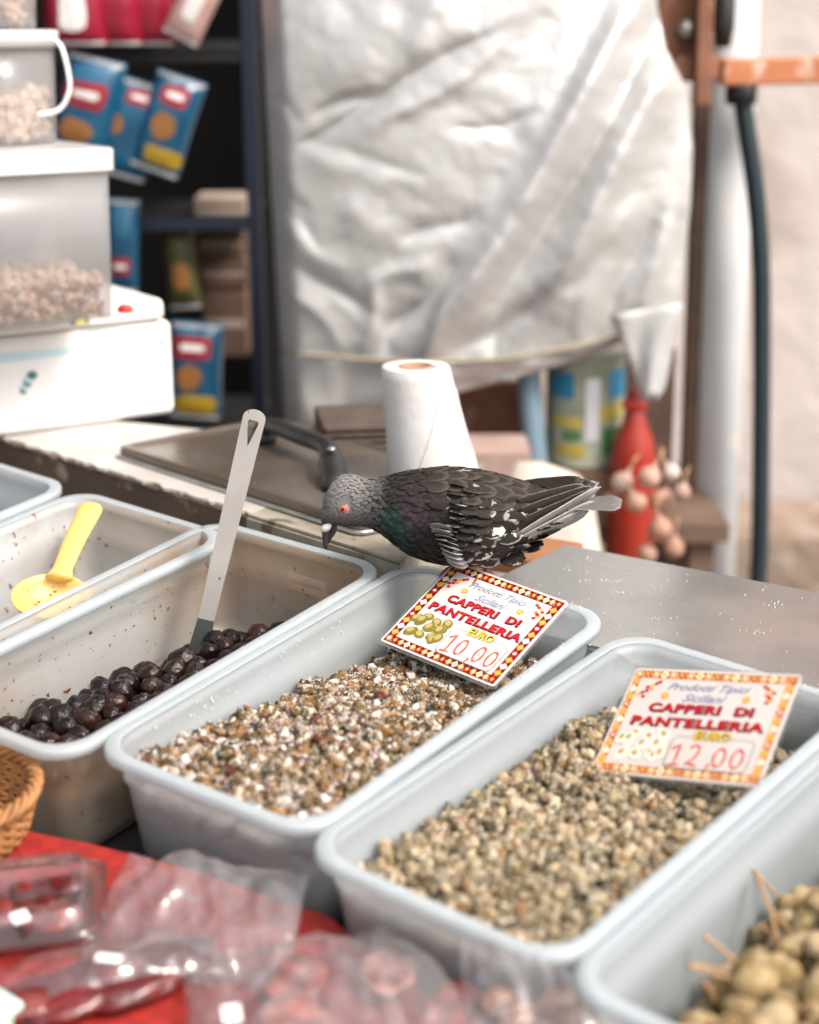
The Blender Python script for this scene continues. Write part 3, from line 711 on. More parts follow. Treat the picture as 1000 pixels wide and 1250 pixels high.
def card(M, w_, h_, label, digits, faded):
    r = root('price_card', M, label, 'price card', 'printed caper price cards')
    pts = rrect(w_/2, h_/2, .003, 3); V, F = poly_prism(pts, -.0008, 0); put('card', mesh('card', V, F, M_card), r)
    pts = rrect(w_/2+.003, h_/2+.003, .004, 3); V, F = poly_prism(pts, -.0013, -.0010); put('laminate', mesh('laminate', V, F, M_lami), r)
    z = .00025
    # border of lozenges: each cell a tile of its own colour on a dark strip
    bw = h_*.075; parts = {}
    def quad(k, cx, cy, a, b, zz, rot=0):
        V = [(cx+a, cy, zz), (cx, cy+b, zz), (cx-a, cy, zz), (cx, cy-b, zz)]
        parts.setdefault(k, []).append((V, [[0, 1, 2, 3]]))
    def rect(k, x0, x1, y0, y1, zz): parts.setdefault(k, []).append(([(x0, y0, zz), (x1, y0, zz), (x1, y1, zz), (x0, y1, zz)], [[0, 1, 2, 3]]))
    BASE = 'peach' if faded else 'maroon'; mg = .0022; X, Y = w_/2-mg, h_/2-mg
    for s_ in (-1, 1):
        rect(BASE, -X, X, s_*Y-(bw if s_ > 0 else 0), s_*Y+(0 if s_ > 0 else bw), z)
        rect(BASE, (s_*X-bw) if s_ > 0 else -X, X if s_ > 0 else -X+bw, -Y+bw, Y-bw, z)
    n = 18; cw = (2*X-bw)/(n-1)
    for i in range(n):
        for s_ in (-1, 1):
            cx, cy = -X+bw/2+i*cw, s_*(Y-bw/2)
            quad(('orange', 'red', 'orange', 'cream')[i % 4], cx, cy, cw*.48, bw*.48, z+.0002); quad(('cream', 'yellow')[i % 2], cx, cy, cw*.24, bw*.26, z+.0004); quad('dark', cx+cw/2, cy+bw*.3, cw*.14, bw*.18, z+.0003); quad('teal' if i % 4 == 0 else 'dark', cx+cw/2, cy-bw*.3, cw*.14, bw*.18, z+.0003)
    n = 13; cw = (2*Y-bw)/(n-1)
    for i in range(1, n-1):
        for s_ in (-1, 1):
            cx, cy = s_*(X-bw/2), -Y+bw/2+i*cw
            quad(('red', 'orange', 'cream', 'orange')[i % 4], cx, cy, bw*.48, cw*.48, z+.0002); quad(('cream', 'yellow')[i % 2], cx, cy, bw*.26, cw*.24, z+.0004); quad('dark', cx+bw*.3, cy+cw/2, bw*.18, cw*.14, z+.0003)
    for k, pp in parts.items(): tag(put('border_print', mesh('border_print', *join(pp), C_[k]), r), kind='stuff')
    # corner ornaments: red and yellow festive rosettes
    for s_ in (-1, 1):
        pp = {'red': [], 'yellow': [], 'orange': []}
        for j in range(9):
            a = R(150 if s_ < 0 else 30)+(j-4)*.18; d = .003+.0022*(j % 4)
            cx, cy = s_*w_*.355+s_*-.004+math.cos(a)*d*1.1+(j-4)*.0011*s_, h_*.30-(j-4)*.0019
            k = ('red', 'red', 'yellow', 'red', 'orange')[j % 5]; pp[k].append(([(cx+.0022*math.cos(2*PI*q/6), cy+.0018*math.sin(2*PI*q/6), z+.0001*j/9) for q in range(6)], [list(range(6))]))
        for k, q in pp.items():
            if q: put('ornament', mesh('ornament', *join(q), C_[k]), r)
        cx, cy = s_*w_*.245, h_*.245; pts = []
        for q in range(24): rr = .0042 if q % 2 else .0026; pts.append((cx+rr*math.cos(2*PI*q/24), cy+rr*math.sin(2*PI*q/24), z))
        put('sun_print', mesh('sun_print', pts, [list(range(24))], C_['orange']), r)
        put('sun_disc', mesh('sun_disc', [(cx+.002*math.cos(2*PI*q/12), cy+.002*math.sin(2*PI*q/12), z+.0002) for q in range(12)], [list(range(12))], C_['yellow']), r)
    sm = C_['wash'] if faded else C_['blue']
    lettering(r, 'Prodotti Tipici', 0, h_*.325, z, w_*.50, h_*.085, C_['blue'], .018, .45); lettering(r, 'Siciliani', 0, h_*.235, z, w_*.26, h_*.075, C_['blue'], .018, .45)
    for zz, m_, off, dx in ((z, C_['dark'], .058, .0005), (z+.0004, C_['red'], .035, 0)):
        lettering(r, 'CAPPERI  DI', dx, h_*.135-dx, zz, w_*(.62 if m_ == C_['red'] else .63), h_*(.080 if m_ == C_['red'] else .090), m_, off)
        lettering(r, 'PANTELLERIA', w_*.01+dx, h_*.005-dx, zz, w_*(.79 if m_ == C_['red'] else .80), h_*(.080 if m_ == C_['red'] else .090), m_, off)
    # picture of capers
    r2 = random.Random(4); ky = ['caper', 'caperlit', 'caper', 'yellow']
    lay = 0
    for j in range(20):
        cx, cy = -w_*.26+r2.uniform(-.15, .13)*w_, -h_*.20+r2.uniform(-.13, .13)*h_; a = r2.uniform(0, 3); lay += .00002
        for kk, sc_ in ((('caper', 1), ('caperlit', .62)) if not faded else (('wash', 1.1), ('caperlit' if j % 3 else 'orange', .5))):
            pts = [(cx+(.0062*sc_*math.cos(t_)*math.cos(a)-.0047*sc_*math.sin(t_)*math.sin(a))+(0 if sc_ >= 1 else -.0008), cy+(.0062*sc_*math.cos(t_)*math.sin(a)+.0047*sc_*math.sin(t_)*math.cos(a))+(0 if sc_ >= 1 else .0012), z+lay+(0 if sc_ >= 1 else .00001)) for t_ in [2*PI*q/14 for q in range(14)]]
            put('caper_picture', mesh('caper_picture', pts, [list(range(14))], C_[kk]), r)
    # price box
    bx0, bx1, by0, by1 = -w_*.085, w_*.395, -h_*.405, -h_*.12
    cx, cy = (bx0+bx1)/2, (by0+by1)/2
    put('price_outline', mesh('price_outline', [(cx+x, cy+y, z+.0005) for x, y in rrect((bx1-bx0)/2, (by1-by0)/2, .006, 5)], [list(range(24))], C_['dark']), r)
    put('price_field', mesh('price_field', [(cx+x, cy+y, z+.0006) for x, y in rrect((bx1-bx0)/2-.0005, (by1-by0)/2-.0005, .0055, 5)], [list(range(24))], M_card), r)
    for dx, m_, off, zz in ((.0004, C_['dark'], .05, z+.0007), (0, C_['yellow'], .03, z+.0010)): lettering(r, 'EURO', w_*.14+dx, -h_*.105-dx, zz, w_*.21, h_*.088, m_, off)
    x = bx0+.0085; dh = (by1-by0)*.66; dwid = (bx1-bx0)*.20
    for d in digits:
        adv = dwid*(.55 if d in ',' else 1.06)
        for st_ in DIG[d]:
            pts = [(x+px_*dwid*.95, cy-.0022+py_*dh-(.0006*math.sin(x*900)), ) for px_, py_ in st_]
            if len(pts) < 8:
                q = []
                for a_, b_ in zip(pts[:-1], pts[1:]): q += [(a_[0]+(b_[0]-a_[0])*t_, a_[1]+(b_[1]-a_[1])*t_) for t_ in (0, .25, .5, .75)]
                pts = q+[pts[-1]]
            put('handwritten_price', mesh('handwritten_price', *ribbon_vf(pts, .0011, z+.0009), C_['marker']), r)
        x += adv
    return r
card(CARDM[3], .1345, .117, 'laminated CAPPERI DI PANTELLERIA card priced 10,00 beneath the pigeon', '10,00', False)
card(CARDM[4], .158, .1055, 'laminated CAPPERI DI PANTELLERIA card priced 12,00 leaning in the front caper tub', '12,00', True)
# ================================================================== ON THE LEDGE
M_tray = mat('reflection toned steel', (.20, .165, .135), .24, metal=.5, spec=.4, vary=(.12, .095, .07), vscale=7, stains_sheen=[((.12, .09, .065), 9, .45, .75), ((.55, .5, .45), 130, .71, .74)], bump=.12, bscale=30, rvary=.15)  # brown reflection of the surroundings is put into the base colour
M_trayrim = mat('steel rim', (.55, .55, .53), .3, metal=.85, vary=(.4, .39, .37), vscale=30)
M_plastic = mat('black plastic', (.012, .012, .012), .5, vary=(.02, .019, .018), vscale=40)
a, b, c = atz(142, 558, ZL), atz(398, 641, ZL), atz(206, 507, ZL)
ex = (b-a).normalized(); tx = math.atan2(ex.y, ex.x); TMx = Matrix.Translation(a) @ Matrix.Rotation(tx, 4, 'Z'); wi = (b-a).length+.055; de = (TMx.inverted()@c)
tr = root('griddle', TMx, 'flat reflection toned steel griddle with black handle lying on the ledge', 'griddle')
dd = .235
lps = [[(wi/2+x, dd/2+y, z) for x, y in rrect(wi/2-e_, dd/2-e_, .014-e_*.3, 4)] for e_, z in ((0, .001), (0, .012), (.002, .015), (.008, .0155), (.012, .0125), (.016, .0118))]
V, F = loop_loft(lps); put('plate', mesh('plate', V, F, M_tray, smooth=False, recalc=True), tr)
V, F = loop_loft([[(wi/2+x, dd/2+y, z) for x, y in rrect(wi/2-e_, dd/2-e_, .014, 4)] for e_, z in ((-.004, .0005), (-.004, .005), (-.001, .005), (-.001, .0005))], close=True); put('rolled_rim', mesh('rolled_rim', V, F, M_trayrim, smooth=True, recalc=True), tr)
TI = TMx.inverted()
def onl(px, py, z): return TI@atz(px, py, z)
zt = ZL+.013
h0, h1, h2, h3_ = onl(322, 533, zt+.006), onl(338, 521, zt+.024), onl(398, 545, zt+.024), onl(410, 590, zt+.006)
o = tube('handle', smooth_path([h0, h0+Vector((0, 0, .012)), h1, (h1+h2)/2, h2, h2*.45+h3_*.55+Vector((0, 0, .006)), h3_], 6), [.013]*8+[.012]*22+[.015]*7, M_plastic, tr, seg=12, flat=.8)
for hpt in (h0, h3_):
    lathe('handle_foot', [(.016, -.006), (.016, .0), (.013, .006), (.008, .012)], M_plastic, tr, seg=20, M=Matrix.Translation(hpt))
lathe('screw', [(.005, 0), (.005, .002), (.003, .003)], M_trayrim, tr, seg=14, M=Matrix.Translation(h3_*.6+h2*.4+Vector((0, -.0, .021))))

# ribbed crate behind
M_crate = mat('brown crate', (.09, .06, .045), .6, vary=(.06, .04, .03), vscale=30)
pc = atz(398, 552, ZL+.0)
cr = root('ribbed_crate', Matrix.Translation((pc.x, pc.y+.0, ZL)) @ Matrix.Rotation(R(8), 4, 'Z'), 'brown ribbed crate sitting behind the paper roll', 'crate')
for i in range(4): box('rib', 0, .085, 0, .008, .002+i*.0075, .007+i*.0075, M_crate, cr, b=.001)
box('side', -.002, .087, .009, .13, .001, .031, M_crate, cr, b=.002)

# paper roll
M_paper = mat('kitchen paper', (.74, .715, .70), .95, vary=(.66, .635, .62), vscale=18, bump=.7, bscale=90, transl=.2)
M_cardb = mat('cardboard core', (.36, .20, .12), .8)
rp = atz(520, 592, ZL); dR = rp.y/1; k = (rp-CAM).length/FP
zr = (CAM+ray(508, 449)*((rp.y-.0)/ray(508, 449).y)).z-ZL
pr = root('paper_roll', Matrix.Translation((rp.x, rp.y, ZL+.001)), 'loose white kitchen paper roll standing on the ledge behind the pigeon', 'paper roll')
r0, r1 = 58*k, 41*k; sh = 11*k
prof = []
lps = []
for i in range(13):
    t_ = i/12; rr = r0+(r1-r0)*(t_**.85); cx = sh*(1-t_)-12*k*t_*1.0
    lps.append([(cx+rr*math.cos(2*PI*q/48)*(1+.012*math.sin(3*2*PI*q/48+t_*3)), rr*math.sin(2*PI*q/48), zr*t_) for q in range(48)])
cx = -12*k; 
for rr, z in ((r1-.0015, zr+.0018), (.0195, zr+.001), (.0188, zr-.003), (.0188, zr-.06)): lps.append([(cx+rr*math.cos(2*PI*q/48), rr*math.sin(2*PI*q/48), z) for q in range(48)])
V, F = loop_loft(lps); put('paper', mesh('paper', V, F, M_paper, smooth=True, recalc=True), pr)
V, F = loop_loft([[(cx+rr*math.cos(2*PI*q/32), rr*math.sin(2*PI*q/32), z) for q in range(32)] for rr, z in ((.0186, zr-.058), (.0186, zr+.002), (.0168, zr+.002), (.0168, zr-.058))], close=True); put('cardboard_core', mesh('core', V, F, M_cardb, smooth=True, recalc=True), pr)
for j in range(5):   # loose sheet edges wound round the cone
    pts = []
    for q in range(30):
        t_ = q/29; z = zr*(.02+.9*t_*(1-.12*j)); tt = z/zr; rr = r0+(r1-r0)*(tt**.85)+.0006; a_ = R(-120+50*j+70*t_); cxx = sh*(1-tt)-12*k*tt
        pts.append((cxx+rr*math.cos(a_), rr*math.sin(a_), z))
    tube('sheet_edge', pts, .0008, M_paper, pr, seg=5)

# polystyrene cool box and tubs on it
M_foam = mat('white foam box', (.86, .84, .82), .7, vary=(.80, .78, .76), vscale=5, bump=.2, bscale=90, stains_sheen=[((.55, .72, .74), 7, .62, .74)])
M_foamlid = mat('white foam lid', (.84, .82, .80), .65, vary=(.76, .73, .70), vscale=8, bump=.15, bscale=90, stains_sheen=[((.50, .62, .68), 11, .64, .72)])
cA = atz(216, 506, ZL); cB = atz(-40, 540, ZL+.0)
ex = (cA-cB).normalized(); tc_ = math.atan2(ex.y, ex.x)
kk = (cA-CAM).length/FP
cb = root('foam_box', Matrix.Translation((cA.x, cA.y, ZL+.001)) @ Matrix.Rotation(tc_, 4, 'Z'), 'white polystyrene cool box with blue print holding up the clear tubs', 'cool box')
hb = 114*kk
V, F = box_vf(-.52, -.001, 0, .34, 0, hb, .010, 3); put('box_body', mesh('box_body', V, F, M_foam), cb)
V, F = box_vf(-.525, -.012, -.004, .345, hb+.001, hb+.030, .009, 4); put('box_lid', mesh('box_lid', V, F, M_foamlid), cb)
box('lid_seam', -.515, -.018, .0035, .33, hb-.0005, hb+.0008, M_cardb, cb)
M_green = mat('green print', (.05, .16, .14), .6); M_pale = mat('pale blue print', (.55, .72, .78), .6); M_yprint = mat('yellow print', (.6, .55, .12), .6)
for (x, z, s_) in ((-.012, hb*.80, .011), (-.205, hb*.52, .016)):
    for j in range(5):
        v = [(x-.004*(1 if x > -.1 else 0)+s_*(.5+.3*j*.2)*math.cos(2*PI*q/10)*.6+(j-2)*s_*.2, -.0006-.0003*j, z+s_*(j-2)*.28+s_*.35*math.sin(2*PI*q/10)) for q in range(10)]
        if max(p[0] for p in v) < -.001-.006: put('print', mesh('print', v, [list(range(10))[::-1]], (M_green, M_pale, M_green, M_pale, M_green)[j]), cb)
for x0, x1, z0, z1, m_ in ((-.40, -.085, hb*.72, hb*.90, M_pale), (-.13, -.075, hb*.93, hb*.98, M_pale)): put('print', mesh('print', [(x0, -.0004, z0), (x1, -.0004, z0+.006), (x1-.01, -.0004, z1-.012), (x0, -.0004, z1)], [[0, 1, 2, 3]], m_), cb)
for x0, x1, m_ in ((-.145, -.118, M_green), (-.139, -.124, M_yprint)): put('print', mesh('print', [(x0, -.0048-(.0003 if m_ is M_yprint else 0), hb+.008), (x1, -.0048-(.0003 if m_ is M_yprint else 0), hb+.008), (x1-.003, -.0048-(.0003 if m_ is M_yprint else 0), hb+.021), (x0+.004, -.0048-(.0003 if m_ is M_yprint else 0), hb+.021)], [[0, 1, 2, 3]], m_), cb)
zb = ZL+hb+.0315
M_red = mat('red plastic', (.60, .03, .015), .35)
kn = atz(153, 381, zb); ko = lathe('bottle_stopper', [(.0, 0), (.010, 0), (.0105, .004), (.009, .008), (.004, .010), (0, .0102)], M_red, None, 20, Matrix.Translation((kn.x, kn.y, zb))); tag(ko, 'small red plastic stopper lying on the foam box lid', 'stopper')
M_clearpp = frosted('clear snack tub', (.95, .95, .96), .68, .06, .45, .2, brough=.12)
M_lidpp = frosted('white snack lid', (.93, .92, .91), .06, .10, .65, .3)
c0 = atz(146, 388, zb); kk2 = (c0-CAM).length/FP; hh = 200*kk2
sb = root('snack_tub', Matrix.Translation((c0.x, c0.y, zb)) @ Matrix.Rotation(tc_, 4, 'Z'), 'rectangular clear plastic tub a quarter full of pinkish snacks on the foam box', 'tub')
def rtub(parent, wx, wy, h_, m_, rr=.014, ox=0, oy=0, tap=.003, name='tub_wall'):
    f = lambda e_, z: [(ox+x, oy+y, z) for x, y in rrect(wx/2-e_, wy/2-e_, rr, 5)]
    V, F = loop_loft([f(tap, 0), f(0, h_), f(.0016, h_), f(tap+.0016, .002)]); return put(name, mesh(name, V, F, m_, smooth=True, recalc=True), parent)
wx, wy = .27, .19
rtub(sb, wx, wy, hh-.022, M_clearpp, ox=-wx/2, oy=wy/2)
V, F = loop_loft([[(-wx/2+x, wy/2+y, z) for x, y in rrect(wx/2+e_, wy/2+e_, .018, 5)] for e_, z in ((.0015, hh-.026), (.006, hh-.026), (.0065, hh-.002), (.004, hh), (-.004, hh+.0008))]); put('lid', mesh('lid', V, F, M_lidpp, smooth=False, recalc=True), sb)
M_nut = mat('puffed snack', rough=.75, attr='tint', vary=(.90, .72, .60), vscale=80, wpos=True, bump=.3, bscale=200)
def snack_pile(parent, inside, z1, n, size, seed, M, label):
    r2 = random.Random(seed); P, S, Cc = [], [], []
    for i in range(n):
        x, y = inside(r2); z = size+r2.random()**.8*(z1-size)+.012*noise.noise((x*20, y*20, seed))
        P.append((x, y, max(size, z))); S.append(size*r2.uniform(.7, 1.2)); k_ = r2.uniform(.7, 1.15); Cc.append((.86*k_, .56*k_, .40*k_))
    V, F, Cc = blob_cloud(P, S, CLO, Cc); tag(put('snack_pieces', fast_mesh('snack_pieces', V, F, M_nut, True, Cc), None, M), label, 'snacks', kind='stuff')
snack_pile(None, lambda q: (-q.uniform(.012, wx-.012), q.uniform(.012, wy-.012)), .052, 1500, .0062, 3, sb.matrix_world.copy(), 'pinkish beige puffed snacks in the rectangular tub')
# bucket above
zb2 = zb+hh+.0015; cy_ = c0.y+.085; q0 = aty(72, 160, cy_-.0); R_b = .082
bxp = aty(70, 165, cy_).x-R_b*.985
bu = root('snack_bucket', Matrix.Translation((bxp, cy_, zb2)), 'round clear bucket of snacks with a white loop handle on top of the tub', 'bucket')
hb2 = 118*kk2*1.0
lathe('bucket_wall', [(.0, .0), (R_b-.006, 0), (R_b-.003, .003), (R_b, hb2), (R_b-.0016, hb2), (R_b-.0046, .005), (0, .0025)], M_clearpp, bu, 48)
lathe('lid', [(R_b+.0005, hb2-.006), (R_b+.006, hb2-.006), (R_b+.0065, hb2+.012), (R_b+.004, hb2+.014), (R_b-.008, hb2+.0135), (0, hb2+.0125), (0, hb2+.0105), (R_b-.004, hb2+.0105), (R_b+.0004, hb2+.002)], M_lidpp, bu, 48)
M_whp = mat('white plastic', (.84, .83, .81), .4, transl=.15)
hc = Vector((R_b+.004, -.012, hb2+.002))
tube('handle', smooth_path([hc, hc+Vector((.010, -.004, -.010)), hc+Vector((.017, -.006, -.045)), hc+Vector((.014, -.006, -.066)), hc+Vector((.002, -.01, -.083)), hc+Vector((-.02, -.03, -.088))], 6), .0042, M_whp, bu, seg=10, flat=.6)
def disc(q):
    a = q.uniform(0, 6.28); r2 = (R_b-.013)*math.sqrt(q.random()); return (r2*math.cos(a), r2*math.sin(a))
snack_pile(None, disc, .062, 900, .0062, 4, bu.matrix_world.copy(), 'pale snacks half filling the round bucket')
zb3 = zb2+hb2+.0145
bt = root('snack_jar', Matrix.Translation((bxp-.012, cy_, zb3)), 'clear snack tub on the very top of the stack, cut off by the frame', 'tub')
lathe('jar_wall', [(0, 0), (R_b-.012, 0), (R_b-.008, .003), (R_b-.005, .10), (R_b-.0066, .10), (R_b-.0096, .005), (0, .0025)], M_clearpp, bt, 40)
lathe('lid', [(R_b-.0045, .095), (R_b, .095), (R_b, .112), (0, .113), (0, .110), (R_b-.0045, .104)], M_lidpp, bt, 40)
snack_pile(None, lambda q: tuple(.86*v for v in disc(q)), .085, 1000, .0062, 5, bt.matrix_world.copy(), 'pale snacks filling the topmost tub')

# ================================================================== BACKGROUND STALL
M_rack = mat('dark blue rack steel', (.012, .018, .035), .5, metal=.2); M_rackd = mat('black rack steel', (.012, .012, .012), .55)
YR = 3.05
rk = root('snack_rack', (-.75, YR, 0), 'dark steel display rack hung with blue snack bags', 'rack')
def Lr(px, py, y): v = aty(px, py, y); return Vector((v.x+.75, v.y-YR, v.z))
pR = Lr(309, 200, YR)
box('post', pR.x-.012, pR.x+.012, -.012, .012, .01, 2.2, M_rack, rk)
box('post', -.62, -.60, -.012, .012, .01, 2.2, M_rackd, rk)
box('post', pR.x-.012, pR.x+.012, .38, .40, .01, 2.2, M_rackd, rk)
for py in (272, 55, 540):
    z = Lr(200, py, YR).z; box('shelf_rail', -.60, pR.x-.013, -.010, .004, z-.012, z+.008, M_rack if py == 272 else M_rackd, rk); box('shelf', -.60, pR.x-.013, .005, .40, z-.006, z+.002, M_rackd, rk)
zz = Lr(200, 90, YR).z; box('hanging_rail', -.60, pR.x-.013, -.008, .006, zz+.02, zz+.03, M_rackd, rk)
M_bagb = mat('blue foil', (.006, .105, .20), .35, vary=(.004, .060, .13), vscale=12, bump=.4, bscale=25, bdist=.006, coat=.3)
M_bagr = mat('red foil', (.34, .008, .035), .35, vary=(.22, .005, .02), vscale=12, bump=.4, bscale=25, bdist=.006)
M_badge = mat('red badge', (.26, .012, .022), .5); M_badgey = mat('yellow label', (.42, .28, .02), .5); M_cook = mat('biscuit print', (.28, .12, .03), .6, vary=(.3, .12, .03), vscale=60)
M_badgew = mat('white label', (.75, .72, .70), .4)
def pillow(wd, ht, th_, x, z):
    u, v = x/(wd/2), z/(ht/2); return -th_*max(0, (1-abs(u)**2.4))**.6*max(0, 1-abs(v)**3.2)**.6 - .0012 + .003*noise.noise((x*40, z*25, wd*99))*(1-abs(u)*.5)
def snack_bag(M, wd, ht, th_, m_, label, prints, group='hanging snack bags'):
    r = root('snack_bag', M, label, 'snack bag', group)
    n, mm = 14, 18; V, F = [], []
    for side in (1, -1):
        for j in range(mm+1):
            for i in range(n+1):
                x, z = wd*(i/n-.5), ht*(j/mm-.5); V.append((x*(1-.04*math.cos(z/ht*PI)), side*pillow(wd, ht, th_, x, z), z))
    o_ = (n+1)*(mm+1)
    for s_ in range(2):
        for j in range(mm):
            for i in range(n): q = s_*o_+j*(n+1)+i; F.append([q, q+1, q+n+2, q+n+1] if s_ == 0 else [q, q+n+1, q+n+2, q+1])
    per = [i for i in range(n+1)]+[j*(n+1)+n for j in range(1, mm+1)]+[mm*(n+1)+i for i in range(n-1, -1, -1)]+[j*(n+1) for j in range(mm-1, 0, -1)]
    for a_, b_ in zip(per, per[1:]+per[:1]): F.append([a_, a_+o_, b_+o_, b_])
    put('bag', mesh('bag', V, F, m_, smooth=True), r)
    for nm, cx, cz, rx, rz, m2, sq in prints:
        up_ = .0018 if nm == 'badge_lettering' else .0012
        cx, cz, rx, rz = cx*wd, cz*ht, rx*wd, rz*ht; V, F = [(cx, pillow(wd, ht, th_, cx, cz)-up_, cz)], []
        K = 24
        for ring in (.35, .7, 1):
            for q in range(K):
                a_ = 2*PI*q/K; c_, s_ = math.cos(a_), math.sin(a_)
                if sq: c_, s_ = math.copysign(abs(c_)**.45, c_), math.copysign(abs(s_)**.45, s_)
                wob = 1+.16*noise.noise((c_*1.3+cx*90, s_*1.3+cz*70, wd*50)); x, z = cx+rx*ring*c_*wob, cz+rz*ring*s_*wob; V.append((x, pillow(wd, ht, th_, x, z)-up_, z))
        for q in range(K):
            F.append([0, 1+q, 1+(q+1) % K])
            for g_ in range(2): F.append([1+g_*K+q, 1+(g_+1)*K+q, 1+(g_+1)*K+(q+1) % K, 1+g_*K+(q+1) % K])
        put(nm, mesh(nm, V, F, m2, smooth=True), r)
    for k_, (cz, dep) in enumerate(((.475, .0), (.455, .0), (-.475, .0), (-.455, .0))):
        V = []
        for i in range(13): x = wd*.46*(i/6-1); V += [(x, pillow(wd, ht, th_, x, cz*ht)-.0014, cz*ht-.0012), (x, pillow(wd, ht, th_, x, cz*ht)-.0014, cz*ht+.0012)]
        put('crimp', mesh('crimp', V, [[2*i, 2*i+2, 2*i+3, 2*i+1] for i in range(12)], M_badgew), r)
    return r
KB = YR/FP*1.02
def bag_at(px, py, y, wpx, hpx, rot, m_, label, prints, group='hanging snack bags', yaw=0):
    prints = prints+[('badge_lettering', q[1]+.01, q[2], q[3]*.62, q[4]*.28, M_badgew, True) for q in prints if q[0] == 'badge']
    p = aty(px, py, y); k_ = y/FP*1.0
    snack_bag(Matrix.Translation(p) @ Matrix.Rotation(R(yaw), 4, 'Z') @ Matrix.Rotation(R(rot), 4, 'Y'), wpx*k_, hpx*k_, .028, m_, label, prints, group)
cook = lambda x=.0, z=-.12: ('biscuit_picture', x, z, .24, .14, M_cook, False)
bag_at(108, 130, 2.98, 72, 118, 14, M_bagb, 'blue foil snack bag half hidden behind the round bucket', [('badge', -.05, .12, .36, .13, M_badge, True), ('biscuit_picture', -.1, -.25, .3, .12, M_cook, False)])
bag_at(160, 158, 3.00, 62, 118, 16, M_bagb, 'middle blue foil snack bag of the hanging row', [('biscuit_picture', -.28, .02, .16, .10, M_cook, False), ('badge', .05, .34, .25, .08, M_badge, True)])
bag_at(205, 152, 2.98, 62, 120, 20, M_bagb, 'blue foil snack bag at the right end of the row, with yellow strip', [('badge', .0, .30, .28, .10, M_badge, True), cook(-.05, -.02), ('yellow_strip', .12, -.31, .36, .09, M_badgey, True)])
bag_at(150, 300, 3.02, 40, 115, 4, M_bagb, 'blue foil snack bag peeping out beside the rectangular tub', [('badge', .0, -.2, .3, .1, M_badge, True)])
bag_at(240, 452, 2.88, 66, 122, 4, M_bagb, 'blue foil snack bag lowest down, just right of the foam box', [('badge', -.08, .26, .36, .12, M_badge, True), cook(-.1, -.05), ('yellow_strip', .0, -.33, .40, .10, M_badgey, True)])
for i, (px, w_) in enumerate(((92, 74), (142, 60), (182, 60))):
    bag_at(px, 14, 2.96+.02*i, w_, 78, 0, M_bagr, ('red foil pack above the round bucket', 'middle red foil pack on the top shelf', 'red foil pack at the right end of the top shelf')[i], [('white_print', .0, -.02, .22, .26, M_badgew if i == 0 else M_bagr, True), ('gold_print', .0, .38, .3, .08, M_badgey, True)], 'red packs on the top shelf')
M_pink = mat('pale pink pack', (.62, .40, .36), .6, vary=(.48, .28, .25), vscale=20)
bag_at(238, 8, 2.95, 46, 84, 28, M_pink, 'pale pink pack leaning at the end of the red packs', [('print', 0, 0, .2, .2, M_badgew, True)], 'red packs on the top shelf')
M_kraft = mat('brown carton', (.13, .075, .05), .8, vary=(.09, .05, .03), vscale=14); M_kraft2 = mat('pale carton', (.34, .26, .21), .8, vary=(.42, .33, .27), vscale=14)
for i, (x0, y0, x1, y1, m_, lb_) in enumerate(((238, 240, 300, 264, M_kraft2, 'small pale carton on the middle rail of the snack rack'), (242, 282, 296, 315, M_kraft, 'upper brown carton below the middle rail of the rack'),
        (246, 318, 300, 352, M_kraft, 'second brown carton below the middle rail of the rack'), (250, 356, 300, 436, M_kraft, 'tall brown carton standing low in the rack'))):
    a, b = aty(x0, y1, 3.14), aty(x1, y0, 3.14); V, F = box_vf(0, b.x-a.x, 0, .1, 0, b.z-a.z, .003)
    r = root('carton', a, lb_, 'carton', 'cartons in the snack rack'); put('carton_body', mesh('carton_body', V, F, m_), r)
    put('tape', mesh('tape', [(0.004, -.0006, (b.z-a.z)*.45), (b.x-a.x-.004, -.0006, (b.z-a.z)*.45), (b.x-a.x-.004, -.0006, (b.z-a.z)*.58), (.004, -.0006, (b.z-a.z)*.58)], [[0, 1, 2, 3]], M_kraft2 if m_ is M_kraft else M_kraft), r)
M_olv = mat('olive drab foil', (.10, .095, .025), .4, vary=(.05, .05, .015), vscale=30)
bag_at(222, 325, 3.10, 40, 105, -4, M_olv, 'dim olive green snack bag hanging deep in the rack', [('print', 0, -.1, .25, .15, M_cook, True)])
# stall shelf behind rack with darker boxes is left in shadow

